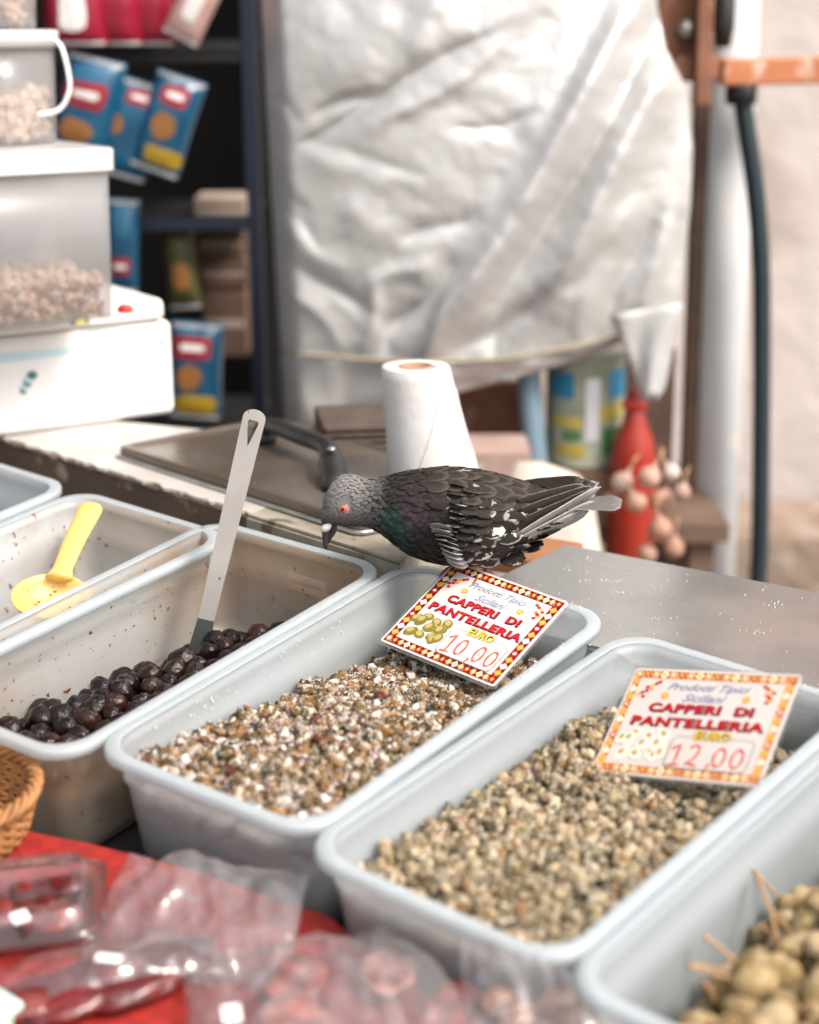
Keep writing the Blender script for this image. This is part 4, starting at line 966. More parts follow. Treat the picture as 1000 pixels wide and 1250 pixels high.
# ---------------------------------------------------------------- silver tarpaulin
M_tarp = mat('silver tarpaulin', (.60, .585, .575), .42, metal=.40, vary=(.54, .525, .51), vscale=4, bump=.12, bscale=30, bdist=.003)
M_seam = mat('ochre seam', (.40, .33, .23), .7)
M_white_t = mat('white tarpaulin side', (.56, .55, .545), .55, metal=.2, vary=(.44, .43, .42), vscale=12)
YT = 2.75
XL = lambda y: float(np.interp(y, [-90, 0, 110, 250, 420, 440, 530], [322, 320, 325, 333, 343, 345, 356]))
XRr = lambda y: float(np.interp(y, [-90, 0, 60, 110, 180, 250, 330, 380, 420], [790, 800, 812, 838, 845, 842, 834, 826, 812]))
HEM = lambda x: float(np.interp(x, [320, 345, 430, 520, 620, 700, 770, 835], [428, 430, 437, 442, 438, 425, 405, 385]))
CRE = [(775, 10, 535, 405, 17, .058), (830, 60, 665, 375, 20, .060), (783, 70, 625, 355, 9, -.020), (700, -60, 560, 60, 22, .02), (560, -40, 495, 70, 20, .022), (585, 52, 375, 168, 8, -.022), (600, 66, 470, 150, 9, .016),
       (470, 108, 388, 142, 7, -.018), (362, 176, 512, 206, 8, -.012), (370, 190, 500, 225, 10, .006), (570, 262, 500, 295, 9, -.014), (650, 140, 560, 160, 7, -.010), (556, 325, 480, 400, 9, -.018), (520, 320, 455, 350, 10, .014),
       (330, 120, 365, 140, 6, -.014), (333, 200, 372, 262, 7, -.016), (336, 246, 392, 300, 7, -.014), (340, 300, 445, 385, 9, -.020), (345, 270, 420, 330, 9, .012), (342, 350, 420, 420, 8, .014), (440, 425, 462, 350, 8, .016), (475, 428, 500, 370, 7, -.014),
       (510, 432, 560, 350, 8, .016), (600, 430, 640, 370, 8, -.014), (560, 420, 700, 350, 10, -.016), (650, 420, 740, 300, 12, -.016), (700, 405, 770, 250, 14, .022), (745, 390, 790, 270, 8, -.020), (790, 380, 835, 190, 12, .022), (812, 330, 845, 200, 7, -.012),
       (700, 30, 640, 160, 14, .012), (680, 180, 590, 300, 12, -.012), (480, 20, 400, 100, 22, .012), (400, 20, 350, 110, 16, .010), (420, 250, 470, 290, 16, .010), (820, -40, 760, 120, 10, -.016)]
def fold(x, y):
    d = 0
    for x0, y0, x1, y1, w_, a_ in CRE:
        dx, dy = x1-x0, y1-y0; l2 = dx*dx+dy*dy; t_ = ((x-x0)*dx+(y-y0)*dy)/l2; px_, py_ = x-x0-t_*dx, y-y0-t_*dy
        side = (px_*dy-py_*dx)/math.sqrt(l2); side += 6*math.sin(t_*4+x0)
        env = 1/(1+math.exp(-(t_+.02)*14))/(1+math.exp((t_-1.02)*14)); g_ = math.exp(-abs(side/w_/1.25)**1.7)
        d += a_*env*g_*(.7 if x0 > 600 else (.5 if x0 > 375 else .30))
    d += .0034*noise.noise((x*.022+y*.012, y*.020-x*.010, 1.3))+.0008*noise.noise((x*.06+y*.035, y*.05-x*.03, 4.1))
    xr, yr = x*.8+y*.6, y*.8-x*.6
    d += .0018*(abs(noise.noise((xr*.010, yr*.032, 7.7)))-.2)+.0008*(abs(noise.noise((x*.018, y*.05+x*.012, 2.2)))-.2)+.0004*(abs(noise.noise((x*.07, y*.05, 5.5)))-.2)
    return d
NX, NY = 200, 200; V, F = [], []
for j in range(NY+1):
    for i in range(NX+1):
        u, v = i/NX, j/NY; x0 = 343+u*480; py = -90+v*(HEM(x0)+90); px = XL(py)+u*(XRr(py)-XL(py))
        bulge = .075*math.sin(PI*u)**.6*(.5+.5*math.sin(PI*min(1, v*.9)))-.05*(max(0, .06-u)/.06)**2
        V.append(aty(px, py, YT-bulge-fold(px, py)*1.0))
for j in range(NY):
    for i in range(NX): q = j*(NX+1)+i; F.append([q, q+1, q+NX+2, q+NX+1])
org = aty(580, 430, YT); tp = root('tarpaulin', org, 'crumpled silver tarpaulin hanging over the stall behind the pigeon', 'tarpaulin')
o = put('sheet', mesh('sheet', [v-org for v in V], F, M_tarp, smooth=True), tp); md = o.modifiers.new('thick', 'SOLIDIFY'); md.thickness = .0015
hem = [V[NY*(NX+1)+i] for i in range(0, NX+1, 3)]
tube('seam', [v-org+Vector((0, -.003, .0)) for v in hem], .0024, M_seam, tp, seg=6)
V2, F2 = [], []; NF = 14
BOT = lambda x: float(np.interp(x, [343, 352, 400, 430, 470, 560, 640, 700, 760, 835], [515, 522, 520, 510, 494, 478, 457, 440, 418, 392]))
for j in range(NF+1):
    for i in range(NX+1):
        u = i/NX; x0 = 343+u*480; p0 = V[NY*(NX+1)+i]; b = BOT(x0); hy = HEM(x0); t_ = j/NF
        yy = p0.y+.02*t_+.010*math.sin(x0*.045+t_)*t_+.006*noise.noise((x0*.03, t_*2, 0)); q = aty(x0+t_*6*(1 if u < .3 else 0), hy+(b-hy)*t_+.6, yy)
        if j == 0: q = p0+Vector((0, .001, -.0015))
        V2.append(q)
for j in range(NF):
    for i in range(NX): q = j*(NX+1)+i; F2.append([q, q+1, q+NX+2, q+NX+1])
o = put('hem_flap', mesh('hem_flap', [v-org for v in V2], F2, M_tarp, smooth=True), tp); md = o.modifiers.new('thick', 'SOLIDIFY'); md.thickness = .0015
V3, F3 = [], []
for j in range(15):
    t_ = j/14; py = 384+t_*104+0*t_; xa = np.interp(t_, [0, .3, .6, .85, 1], [744, 758, 772, 780, 788]); xb = np.interp(t_, [0, .3, .6, .85, 1], [834, 824, 818, 812, 800])
    for i in range(7): u = i/6; V3.append(aty(xa+(xb-xa)*u, py-(14*u*(1-t_))+5*math.sin(u*6+1)*t_, YT-.05-.006*math.sin(PI*u)-.007*math.sin(u*9+t_*5))-org)
for j in range(14):
    for i in range(6): q = j*7+i; F3.append([q, q+1, q+8, q+7])
o = put('loose_corner', mesh('loose_corner', V3, F3, M_white_t, smooth=True), tp); md = o.modifiers.new('thick', 'SOLIDIFY'); md.thickness = .0015

# ---------------------------------------------------------------- post, pole, hose, bracket
M_rust = mat('rusty iron', (.30, .13, .07), .8, vary=(.18, .075, .045), vscale=18, bump=.5, bscale=50, bdist=.003, stains_sheen=[((.50, .32, .24), 20, .6, .7)])
M_orange = mat('orange painted bar', (.55, .20, .08), .6, vary=(.42, .14, .06), vscale=10, stains_sheen=[((.6, .42, .33), 24, .6, .7)])
M_browns = mat('brown timber', (.11, .06, .04), .8, vary=(.06, .035, .025), vscale=16, bump=.3)
M_pole = mat('grey painted pole', (.58, .59, .60), .5, vary=(.47, .48, .49), vscale=5, stains_sheen=[((.62, .60, .58), 9, .55, .7)])
M_hose = mat('dark teal hose', (.012, .026, .032), .4, coat=.2)
YP = 2.95
b0, b1 = aty(829, 700, YP), aty(848, 700, YP); o = box('timber_post', 0, b1.x-b0.x, 0, .04, .005, 2.45, M_browns, None, .002, Matrix.Translation((b0.x, YP, 0))); tag(o, 'narrow dark brown timber post between the tarpaulin and the grey pole', 'post')
c = aty(881, 400, YP); rr = 33*YP/FP
po = root('grey_pole', (c.x, YP+.03, 0), 'thick pale grey painted pole right of the tarpaulin', 'pole')
lathe('pole_tube', [(0, .005), (rr, .005), (rr, 2.45), (0, 2.45)], M_pole, po, 40); lathe('foot_flange', [(rr+.001, .004), (rr+.03, .004), (rr+.03, .02), (rr+.001, .022)], M_pole, po, 40, close=True)
hp = [aty(*p, YP-.075) for p in ((905, 112), (912, 160), (922, 230), (929, 320), (930, 430), (929, 560), (926, 700))]; hb_ = hp[-1]
pts = smooth_path([p for p in hp]+[Vector((hb_.x-.01, hb_.y, .5)), Vector((hb_.x, hb_.y+.02, .03))], 6); o_ = pts[-1].copy()
hs_ = root('hose', o_, 'dark teal hose hanging down beside the grey pole', 'hose'); tube('hose_tube', [p-o_ for p in pts], .0155, M_hose, hs_, seg=14)
lathe('hose_coupling', [(.0, -.02), (.024, -.02), (.026, .0), (.024, .03), (0, .03)], M_plastic, hs_, 20, Matrix.Translation(hp[0]-o_))
bk = root('rusty_bracket', aty(850, 60, YP-.05), 'rusty iron bracket clamped to the top of the post', 'bracket'); bo = bk.location
def LB(px, py, y=YP-.05): return aty(px, py, y)-bo
def pbox(name, x0, y0, x1, y1, y, dep, m_, par, b=.004):
    a, b_ = LB(x0, y1, y), LB(x1, y0, y); return box(name, a.x, b_.x, a.y, a.y+dep, a.z, b_.z, m_, par, b)
pbox('plate', 803, -40, 872, 75, YP-.075, .03, M_rust, bk); pbox('upright', 848, -40, 874, 130, YP-.12, .04, M_rust, bk); pbox('clamp', 822, 68, 880, 100, YP-.10, .06, M_rust, bk, .006)
o = lathe('bolt', [(.0, .0), (.014, 0), (.016, .006), (.010, .014), (0, .016)], mat('bright bolt', (.7, .66, .6), .3, metal=.8), bk, 16, Matrix.Translation(LB(838, 36, YP-.08)) @ Matrix.Rotation(R(90), 4, 'X'))
a, b_ = aty(880, 88, YP-.09), aty(1120, 83, YP-.05)
hbx = put('orange_bar', mesh('orange_bar', *box_vf(0, (b_-a).length, -.015, .015, -.021, .021, .004), M_orange), None, Matrix.Translation(a) @ (b_-a).to_track_quat('X', 'Z').to_matrix().to_4x4()); tag(hbx, 'orange painted iron bar running from the bracket across the wall', 'bar')
c = aty(884, 18, YP-.04); o = lathe('dark_clamp', [(0, -.05), (.012, -.05), (.018, -.02), (.018, .03), (.01, .045), (0, .05)], M_plastic, None, 16, Matrix.Translation(c)); tag(o, 'dark cable clamp behind the rusty bracket', 'clamp')

# ---------------------------------------------------------------- low things under the tarpaulin
M_blk_t = mat('bench timber', (.16, .10, .07), .8, vary=(.10, .06, .04), vscale=9)
YB = 2.75; zB = aty(700, 640, YB).z
be = root('low_bench', (.28, YB+.15, 0), 'low dark bench holding the tin and jars under the tarpaulin', 'bench')
box('bench_top', -.42, .24, -.16, .25, zB-.03, zB, M_blk_t, be)
for x in (-.38, .20):
    for y in (-.12, .20): box('leg', x-.02, x+.02, y-.02, y+.02, .005, zB-.031, M_blk_t, be)
cc = aty(716, 570, YB+.02); kT = YB/FP; hT = 140*kT*1.03; RT = 50*kT
tn = root('big_tin', Matrix.Translation((cc.x, YB+.06, aty(716, 572, YB).z)), 'large food tin with blue, yellow and green label under the tarpaulin', 'tin')
M_tin = mat('tin label', (.33, .34, .26), .4, vary=(.20, .23, .17), vscale=22); M_tinb = mat('tin blue', (.02, .17, .30), .4); M_tiny = mat('tin yellow', (.42, .34, .07), .4); M_ting = mat('tin green', (.06, .17, .06), .4)
box('tin_rest', cc.x-.10-tn.location.x, cc.x+.08-tn.location.x, -.08, .08, zB-tn.location.z+.001, -.001, M_kraft, tn)
lathe('tin_body', [(0, 0), (RT, 0), (RT+.002, .003), (RT, .006), (RT, hT-.006), (RT+.002, hT-.003), (RT, hT), (0, hT-.004)], M_tin, tn, 48)
def wrap(nm, a0, a1, z0, z1, m_):
    V, F = [], []; n = 12
    for i in range(n+1):
        a = R(a0+(a1-a0)*i/n); V += [((RT+.0012)*math.cos(a), (RT+.0012)*math.sin(a), z0), ((RT+.0012)*math.cos(a), (RT+.0012)*math.sin(a), z1)]
    for i in range(n): F.append([2*i, 2*i+2, 2*i+3, 2*i+1])
    put(nm, mesh(nm, V, F, m_, smooth=True), tn)
for a0, a1, z0, z1, m_ in ((-60, -20, .62, .86, M_tinb), (-150, -112, .62, .84, M_tinb), (-150, -100, .36, .46, M_tiny), (-80, -30, .42, .56, M_tiny), (-70, -25, .12, .36, M_ting), (-140, -95, .10, .22, M_tiny), (-95, -75, .25, .8, M_pole), (-130, -100, .25, .34, M_ting), (-50, -20, .2, .3, M_tiny)):
    wrap('label_print', a0, a1, hT*z0, hT*z1, m_)
ppts = [aty(643, 380, YB+.03), aty(646, 470, YB+.02), aty(655, 570, YB)]
M_bluep = mat('blue grey pipe', (.16, .24, .30), .5); o_ = Vector((ppts[2].x, ppts[2].y, zB+.002)); ppts.append(o_)
o = tube('blue_pipe', [p-o_ for p in ppts], .019, M_bluep, None, seg=14, M=Matrix.Translation(o_)); tag(o, 'blue grey pipe leaning beside the big tin', 'pipe')
rc = aty(772, 690, YB-.12); rz0 = rc.z
rd = root('red_canister', Matrix.Translation((aty(772, 600, YB-.02).x, YB-.02, .004)), 'tall red canister with orange shoulder standing beside the tin', 'canister')
zt1, zt0 = aty(775, 478, YB-.02).z, aty(775, 560, YB-.02).z
M_redp = mat('red paint', (.27, .022, .010), .35, vary=(.33, .02, .01), vscale=9)
lathe('body', [(0, 0), (.035, 0), (.036, .01), (.036, zt0), (.030, zt0+.03), (.018, zt1-.05), (.011, zt1), (0, zt1)], M_redp, rd, 28)
lathe('collar', [(.0165, zt1-.03), (.020, zt1-.03), (.020, zt1-.018), (.0165, zt1-.018)], M_red, rd, 20, close=True)
M_bulb = mat('dried bulbs', rough=.6, attr='tint', vary=(.36, .24, .18), vscale=40, wpos=True)
r2 = random.Random(2)
for i, (px, py, s_, col) in enumerate(((760, 590, 24, (.40, .29, .25)), (793, 582, 22, (.55, .30, .22)), (818, 577, 20, (.50, .42, .38)), (776, 612, 22, (.42, .20, .14)), (808, 610, 24, (.50, .28, .20)), (832, 600, 18, (.34, .22, .18)), (745, 612, 18, (.40, .18, .12)), (806, 645, 24, (.40, .17, .11)), (822, 668, 22, (.34, .14, .09)), (790, 675, 20, (.30, .12, .08)))):
    rr = s_*.66*(YB-.15)/FP; c = aty(px, py, YB-.15-.03*(i % 2)); rb = root('onion', Matrix.Translation(c) @ Matrix.Rotation(r2.uniform(-.5, .5), 4, 'Y'), ('%s bulb in the bunch hanging from the post' % ('pale papery', 'reddish', 'white papery', 'dark red', 'copper red', 'pale pink small', 'small dark red', 'large brown red', 'lowest brown red', 'lower left brown red')[i]), 'onion', 'bulbs hanging from the post')
    v, f = lathe_vf([(0, -rr), (rr*.5, -rr*.9), (rr*.92, -rr*.45), (rr, 0), (rr*.8, rr*.5), (rr*.4, rr*.85), (rr*.14, rr*1.1), (rr*.10, rr*1.6)], 16)
    put('bulb', mesh('bulb', v, f, M_bulb, smooth=True, attrs={'tint': np.repeat(np.array(col)[None], len(v), 0)}), rb)
    tube('dry_stalk', [(0, 0, rr*1.5), (0, .004, rr*2.0), (.004, .01, rr*2.6)], [.0028, .002, .0015], M_stem, rb, seg=6)
M_cream = mat('cream sack', (.62, .54, .47), .85, vary=(.50, .42, .36), vscale=9, bump=.4, bscale=40, bdist=.004)
a = atz(625, 690, .9); aa = aty(660, 640, 2.45); 
V, F = ICO3; V = V.copy()
for i, v in enumerate(V): V[i] = np.sign(v)*np.abs(v)**.7*(1+.08*noise.noise(tuple(v*2)))
zsa = aty(660, 572, 2.5).z; V = V*np.array([.11, .07, zsa/2])+np.array([0, 0, zsa/2+.01])
o = put('cream_sack', fast_mesh('cream_sack', V, F, M_cream), None, Matrix.Translation((aty(662, 600, 2.5).x, 2.5, 0))); tag(o, 'plump cream sack standing behind the tail of the pigeon', 'sack')
aa, bb = aty(738, 700, 2.93), aty(826, 425, 2.93)
o = box('dark_board', 0, bb.x-aa.x, 0, .02, .005, bb.z, M_browns, None, .002, Matrix.Translation((aa.x, 2.93, 0))); tag(o, 'dark brown board standing behind the red canister and the bulbs', 'board')
aa, bb = aty(560, 600, 2.62), aty(648, 545, 2.62)
o = box('pink_crate', 0, bb.x-aa.x, 0, .12, .0, bb.z-.012, mat('dusty pink crate', (.42, .30, .26), .75, vary=(.32, .21, .18), vscale=12), None, .004, Matrix.Translation((aa.x, 2.62, .005))); tag(o, 'dusty pink brown crate behind the paper roll', 'crate')
aa, bb = aty(556, 545, 2.9), aty(640, 470, 2.9)
o = box('iron_sheet', 0, bb.x-aa.x, 0, .03, 0, bb.z-.0, M_rust, None, .003, Matrix.Translation((aa.x, 2.9, .005))); tag(o, 'dark rust brown panel in the gap below the tarpaulin', 'iron sheet')
o = box('scrub_bank', -.8, 1.2, 0, .3, .004, .60, mat('earth brown', (.22, .15, .11), .9, vary=(.34, .27, .22), vscale=14, bump=.6, bscale=20, bdist=.02), None, .02, Matrix.Translation((1.15, 3.6, 0))); tag(o, 'mottled brown low wall in front of the plaster wall', 'low wall')

# ================================================================== FOREGROUND
ZS = ZC+.001
M_bagfilm = film('bag film', .05, .09, bump=.6, gloss=1.2, bscale=30)
M_bagfilm2 = film('thick bag film', .11, .07, bump=.9, gloss=1.0, bscale=22)
M_shell = film('clear shell', .03, .08, bump=.02, gloss=1.5)
M_tom = mat('dried tomato', rough=.3, attr='tint', vary=(.06, .006, .005), vscale=60, wpos=True, bump=.8, bscale=90, bdist=.004, coat=.4)
M_glare = mat('white sticker', (.86, .84, .82), .4)  # plain white plates stand in for glare on the clear film
def in_disp(px, py, zd): return dz(px, py, zd)
def film_sheet(name, quad, zs, bulge, m_, seed, nx=90, ny=76, pleat=0, amp=.004, par=None, M=None, und=False):
    """quad: four corners (display coordinates) tl, tr, br, bl"""
    tl, tr_, br, bl = [Vector(q) for q in quad]; V, F = [], []
    for j in range(ny+1):
        v = j/ny
        for i in range(nx+1):
            u = i/nx; p = (tl*(1-u)+tr_*u)*(1-v)+(bl*(1-u)+br*u)*v; e_ = max(0, math.sin(PI*min(1, max(0, u))))**.5*max(0, math.sin(PI*v))**.5
            n1 = noise.noise((p.x*16+seed, p.y*16, 0)); n2 = noise.noise((p.x*45+seed, p.y*45, 3)); cr_ = abs(noise.noise((p.x*28+seed, p.y*28, 9)))+.7*abs(noise.noise((p.x*62+seed+p.y*20, p.y*30, 4)))
            p = p.copy(); p.z += bulge*e_+amp*(1.6*n1+.7*n2-1.6*cr_)+pleat*(1-v)**1.2*(.55*math.sin(u*13+seed+2*n1)+.9*noise.noise((u*9, seed, v*1.5)))*1.0
            if und: p.z = ZS-.0+.0008+.0006*n1
            p.z = max(p.z, ZS+.0008); V.append(p)
    for j in range(ny):
        for i in range(nx): q = j*(nx+1)+i; F.append([q, q+1, q+nx+2, q+nx+1])
    me = mesh(name, V, F, m_, smooth=True); o = put(name, me, par, M); md = o.modifiers.new('thick', 'SOLIDIFY'); md.thickness = .00025; return o
def lump(cx, cy, cz, rx, ry, rz, rot, col, seed, m_, par, nm='dried_tomato'):
    V, F = ICO3; V = V.copy()
    for i, v in enumerate(V): V[i] = v*(1+.25*noise.noise((v[0]*1.5+seed, v[1]*1.5, v[2]*1.5))-.22*abs(noise.noise((v[0]*3+seed, v[1]*3, v[2]*3))))
    V = V*np.array([rx, ry, rz]); c, s_ = math.cos(rot), math.sin(rot); V = V@np.array([[c, s_, 0], [-s_, c, 0], [0, 0, 1]])+np.array([cx, cy, cz])
    return put(nm, fast_mesh(nm, V, F, m_, True, np.repeat(np.array(col)[None], len(V), 0)), par)
# 1: open clear bag in the middle
def bag_root(px, py, label, group='clear plastic bags on the red cloth', name='plastic_bag', cat='plastic bag'):
    p = dz(px, py, ZS); return root(name, DW @ Matrix.Translation(p), label, cat, group), p
r, p0 = bag_root(250, 1120, 'open clear bag with pleated mouth lying against the salted caper tub')
sub = lambda q: Vector(q)-p0
hi = .030
quad = [dz(158, 1038, ZS+hi), dz(378, 1064, ZS+hi), dz(352, 1200, ZS+.006), dz(90, 1178, ZS+.006)]
Mo = Matrix.Translation(-p0)
film_sheet('film', quad, ZS, .016, M_bagfilm2, 3., pleat=.006, par=r, M=Mo)
film_sheet('film', [dz(170, 1050, ZS+.012), dz(375, 1075, ZS+.012), dz(350, 1205, ZS), dz(90, 1182, ZS)], ZS, .004, M_bagfilm, 8., pleat=.004, par=r, M=Mo)
# 2: bag with dark red contents
r, p0 = bag_root(120, 1195, 'clear bag holding long dark red dried tomatoes beside the clamshell'); Mo = Matrix.Translation(-p0); sub = lambda q: Vector(q)-p0
for i, (px, py, rx, rot) in enumerate(((60, 1210, .042, .3), (130, 1185, .046, .45), (200, 1165, .036, .35), (30, 1225, .03, .2), (165, 1200, .04, .5), (95, 1215, .04, .5), (228, 1165, .02, .1))):
    q = dz(px, py, ZS+.012)-p0; lump(q.x, q.y, q.z-.003, rx, .019, .009, rot, [(.13, .010, .012), (.18, .016, .016), (.09, .008, .008), (.24, .05, .04)][i % 4], i*2.3, M_tom, r)
film_sheet('film', [dz(-30, 1185, ZS+.012), dz(250, 1132, ZS+.012), dz(290, 1185, ZS+.004), dz(20, 1262, ZS+.004)], ZS, .022, M_bagfilm, 15., amp=.003, par=r, M=Mo)
q = dz(133, 1170, ZS+.042)-p0; o = put('glare', mesh('glare', *box_vf(-.009, .009, -.0035, .0035, 0, .0005), M_glare), r, Matrix.Translation(q) @ Matrix.Rotation(R(-12), 4, 'Z') @ Matrix.Rotation(R(8), 4, 'X'))
# 3: large pale bag bottom centre
r, p0 = bag_root(430, 1200, 'large milky clear bag of pale pink contents filling the bottom centre'); Mo = Matrix.Translation(-p0)
film_sheet('film', [dz(225, 1185, ZS+.012), dz(470, 1120, ZS+.032), dz(640, 1290, ZS+.03), dz(230, 1330, ZS+.01)], ZS, .030, M_bagfilm2, 21., amp=.005, par=r, M=Mo)
film_sheet('film', [dz(235, 1200, ZS+.002), dz(470, 1140, ZS+.002), dz(640, 1300, ZS), dz(230, 1340, ZS)], ZS, .006, M_bagfilm, 31., amp=.003, par=r, M=Mo)
r2 = random.Random(3)
for i in range(6):
    q = dz(r2.uniform(300, 560), r2.uniform(1185, 1290), ZS+.008)-p0; lump(q.x, q.y, q.z+.004, r2.uniform(.02, .028), .022, .0035, r2.uniform(0, 3), r2.choice([(.52, .16, .13), (.45, .09, .07), (.55, .24, .20), (.35, .05, .04)]), i*1.9, M_tom, r, 'bag_contents')
q = dz(283, 1238, ZS+.042)-p0; put('glare', mesh('glare', *box_vf(-.006, .006, -.009, .009, 0, .0005), M_glare), r, Matrix.Translation(q) @ Matrix.Rotation(R(10), 4, 'Z'))
# 4: bag leaning at the front of the last capers tub
r, p0 = bag_root(590, 1220, 'smoky clear bag leaning against the front of the 12,00 caper tub'); Mo = Matrix.Translation(-p0)
film_sheet('film', [dz(560, 1118, -.004), dz(720, 1200, -.004), dz(760, 1330, ZS+.02), dz(570, 1330, ZS+.02)], ZS, .012, M_bagfilm2, 41., amp=.004, pleat=.004, par=r, M=Mo)
for i in range(6):
    q = dz(610+i*24, 1225+(i % 3)*22, -.045)-p0; lump(q.x, q.y, q.z, .016, .014, .012, i, [(.35, .16, .08), (.5, .25, .15)][i % 2], i*4.1, M_tom, r, 'bag_contents')
# clamshell with dried tomatoes
pC = dz(20, 1130, ZS); cs = root('clamshell', DW @ Matrix.Translation(pC) @ Matrix.Rotation(R(8), 4, 'Z'), 'clear plastic clamshell of dark red dried tomatoes at the left edge', 'clamshell', None)
wx, wy, hh2 = .125, .095, .030
f = lambda e_, z: [(x, y, z) for x, y in rrect(wx/2-e_, wy/2-e_, .018, 6)]
V, F = loop_loft([f(.010, 0), f(.002, .016), f(-.005, .0165), f(-.005, .0175), f(.0015, .0175), f(.003, .016), f(.011, .001)]); put('tray', mesh('tray', V, F, M_shell, smooth=True, recalc=True), cs)
V, F = loop_loft([f(-.005, .0180), f(.002, .0185), f(.008, .034), f(.012, .0355), f(.020, .0345), f(.020, .0335), f(.013, .0345), f(.009, .033), f(.003, .0178)]); put('lid', mesh('lid', V, F, M_shell, smooth=True, recalc=True), cs)
for i in range(10):
    lump(r2.uniform(-.045, .045), r2.uniform(-.03, .03), .010+.004*(i % 3), .018, .013, .008, r2.uniform(0, 3), [(.20, .012, .012), (.12, .008, .008), (.30, .02, .015)][i % 3], i*5.7, M_tom, cs)
q = dz(14, 1122, ZS+.036)-pC; put('glare', mesh('glare', *box_vf(-.006, .006, -.007, .007, 0, .0005), M_glare), cs, Matrix.Translation((q.x, q.y, .0362)) @ Matrix.Rotation(R(20), 4, 'Z'))
# pale mint tray corner
pM = dz(-8, 1262, ZS); o = put('mint_tray', mesh('mint_tray', *box_vf(-.05, .012, -.06, .02, 0, .02, .003), mat('mint plastic', (.50, .72, .64), .5)), None, DW @ Matrix.Translation(pM) @ Matrix.Rotation(R(-40), 4, 'Z')); tag(o, 'pale mint green tray corner at the bottom left', 'tray')
# wicker basket
M_wick = mat('wicker', (.42, .20, .07), .6, vary=(.26, .11, .035), vscale=60, bump=.4, bscale=90)
pB = dz(-50, 1022, ZS); bs = root('wicker_basket', DW @ Matrix.Translation(pB), 'orange brown wicker basket poking in at the left edge', 'basket')
RB = .064; nb = 9
for j in range(nb):
    z = .003+j*.0044; R0 = RB*(.80+.20*(j/nb)**.7)
    for ph in (0, PI):
        pts = [((R0+.0022*math.sin(14*a+ph+j*PI))*math.cos(a), (R0+.0022*math.sin(14*a+ph+j*PI))*math.sin(a), z+.0014*math.cos(14*a+ph)) for a in [2*PI*q/112 for q in range(113)]]
        tube('woven_strand', pts, .0021, M_wick, bs, seg=6)
for q in range(28):
    a = 2*PI*q/28; tube('stake', [(RB*.80*math.cos(a), RB*.80*math.sin(a), 0), (RB*.99*math.cos(a), RB*.99*math.sin(a), .041)], .0016, M_wick, bs, seg=6)
for ph in range(4):
    pts = [((RB*1.02+.0042*math.cos(10*a+ph*PI/2))*math.cos(a), (RB*1.02+.0042*math.cos(10*a+ph*PI/2))*math.sin(a), .044+.0042*math.sin(10*a+ph*PI/2)) for a in [2*PI*q/140 for q in range(141)]]
    tube('rim_strand', pts, .0027, M_wick, bs, seg=6)
lathe('basket_bottom', [(0, 0), (RB*.8, 0), (RB*.8, .003), (0, .003)], M_wick, bs, 28)

# ================================================================== PIGEON
KP = 1.69/FP; PO = DW @ dz(572, 703, 0); PO.z += .001
def PX(px, py, y=0): return Vector(((px-572)*KP, y*KP, (703-py)*KP/.957))
RINGS = [  # cx, cy, half height, half width (pixels)
 (395, 627, 5, 4), (399, 623, 13, 9), (406, 617, 22, 14.5), (418, 612, 28.5, 18.5), (432, 612, 29.5, 20), (446, 614, 28, 21), (460, 617, 30, 25), (476, 621, 38, 32), (494, 626, 48, 40), (515, 629, 56, 47), (540, 631, 60, 52),
 (568, 633, 60, 54), (596, 633, 56, 51), (620, 631, 48, 44), (642, 627, 37, 36), (662, 622, 26, 28), (680, 617, 16, 20), (694, 613, 9, 12), (702, 611, 3, 5)]
def cr(P, n):
    P = np.array(P, float); out = []
    for i in range(len(P)-1):
        a, b, c, d = P[max(i-1, 0)], P[i], P[i+1], P[min(i+2, len(P)-1)]
        for k_ in range(n): t_ = k_/n; out.append(.5*((2*b)+(c-a)*t_+(2*a-5*b+4*c-d)*t_*t_+(3*b-a-3*c+d)*t_**3))
    return np.array(out+[P[-1]])
RINGS = [(a, b+(.5 if a > 470 else 0), c-(4.5 if a > 500 else (2 if a > 470 else 0)), d) for a, b, c, d in RINGS]
RG = cr(RINGS, 5); NS = 36
def rg_at(x):
    i = int(np.clip(np.searchsorted(RG[:, 0], x), 1, len(RG)-1)); a, b = RG[i-1], RG[i]; t_ = (x-a[0])/max(1e-6, b[0]-a[0]); return a+(b-a)*min(1, max(0, t_))
def skin(x, ph, off=0):  # ph: 0 = top, 90 = towards camera side, 180 = belly
    c = rg_at(x); s_, q = math.sin(R(ph)), math.cos(R(ph)); e_ = .92
    return PX(x, c[1]-(c[2]+off)*math.copysign(abs(q)**e_, q), -(c[3]+off)*math.copysign(abs(s_)**e_, s_))
def bird_col(x, ph, jit=0):
    head = np.array((.17, .16, .155)); neck = np.array((.022, .017, .014)); breast = np.array((.010, .0085, .008)); back = np.array((.026, .020, .016)); belly = np.array((.09, .085, .08)); green = np.array((.02, .075, .06)); pur = np.array((.07, .035, .055))
    low = .5-.5*math.cos(R(ph))
    a = np.interp(x, [435, 470], [0, 1]); c = head*(1-a)+(neck*(1-low)+breast*low)*a
    g_ = math.exp(-((x-478)/20)**2)*math.exp(-((low-.62)/.22)**2); c = c*(1-.75*g_)+green*.75*g_
    g_ = math.exp(-((x-500)/16)**2)*math.exp(-((low-.45)/.2)**2); c = c*(1-.5*g_)+pur*.5*g_
    b = np.interp(x, [500, 540], [0, 1]); c = c*(1-b)+(back*(1-low)+breast*low)*b
    d = np.interp(x, [560, 610], [0, 1])*max(0, low-.6)*2; c = c*(1-d)+belly*d
    c = c*np.interp(x, [395, 405, 430], [.9, 1.25, 1.0])
    return np.clip(c*(1+jit), 0, 1)
V, Cc, F = [], [], []
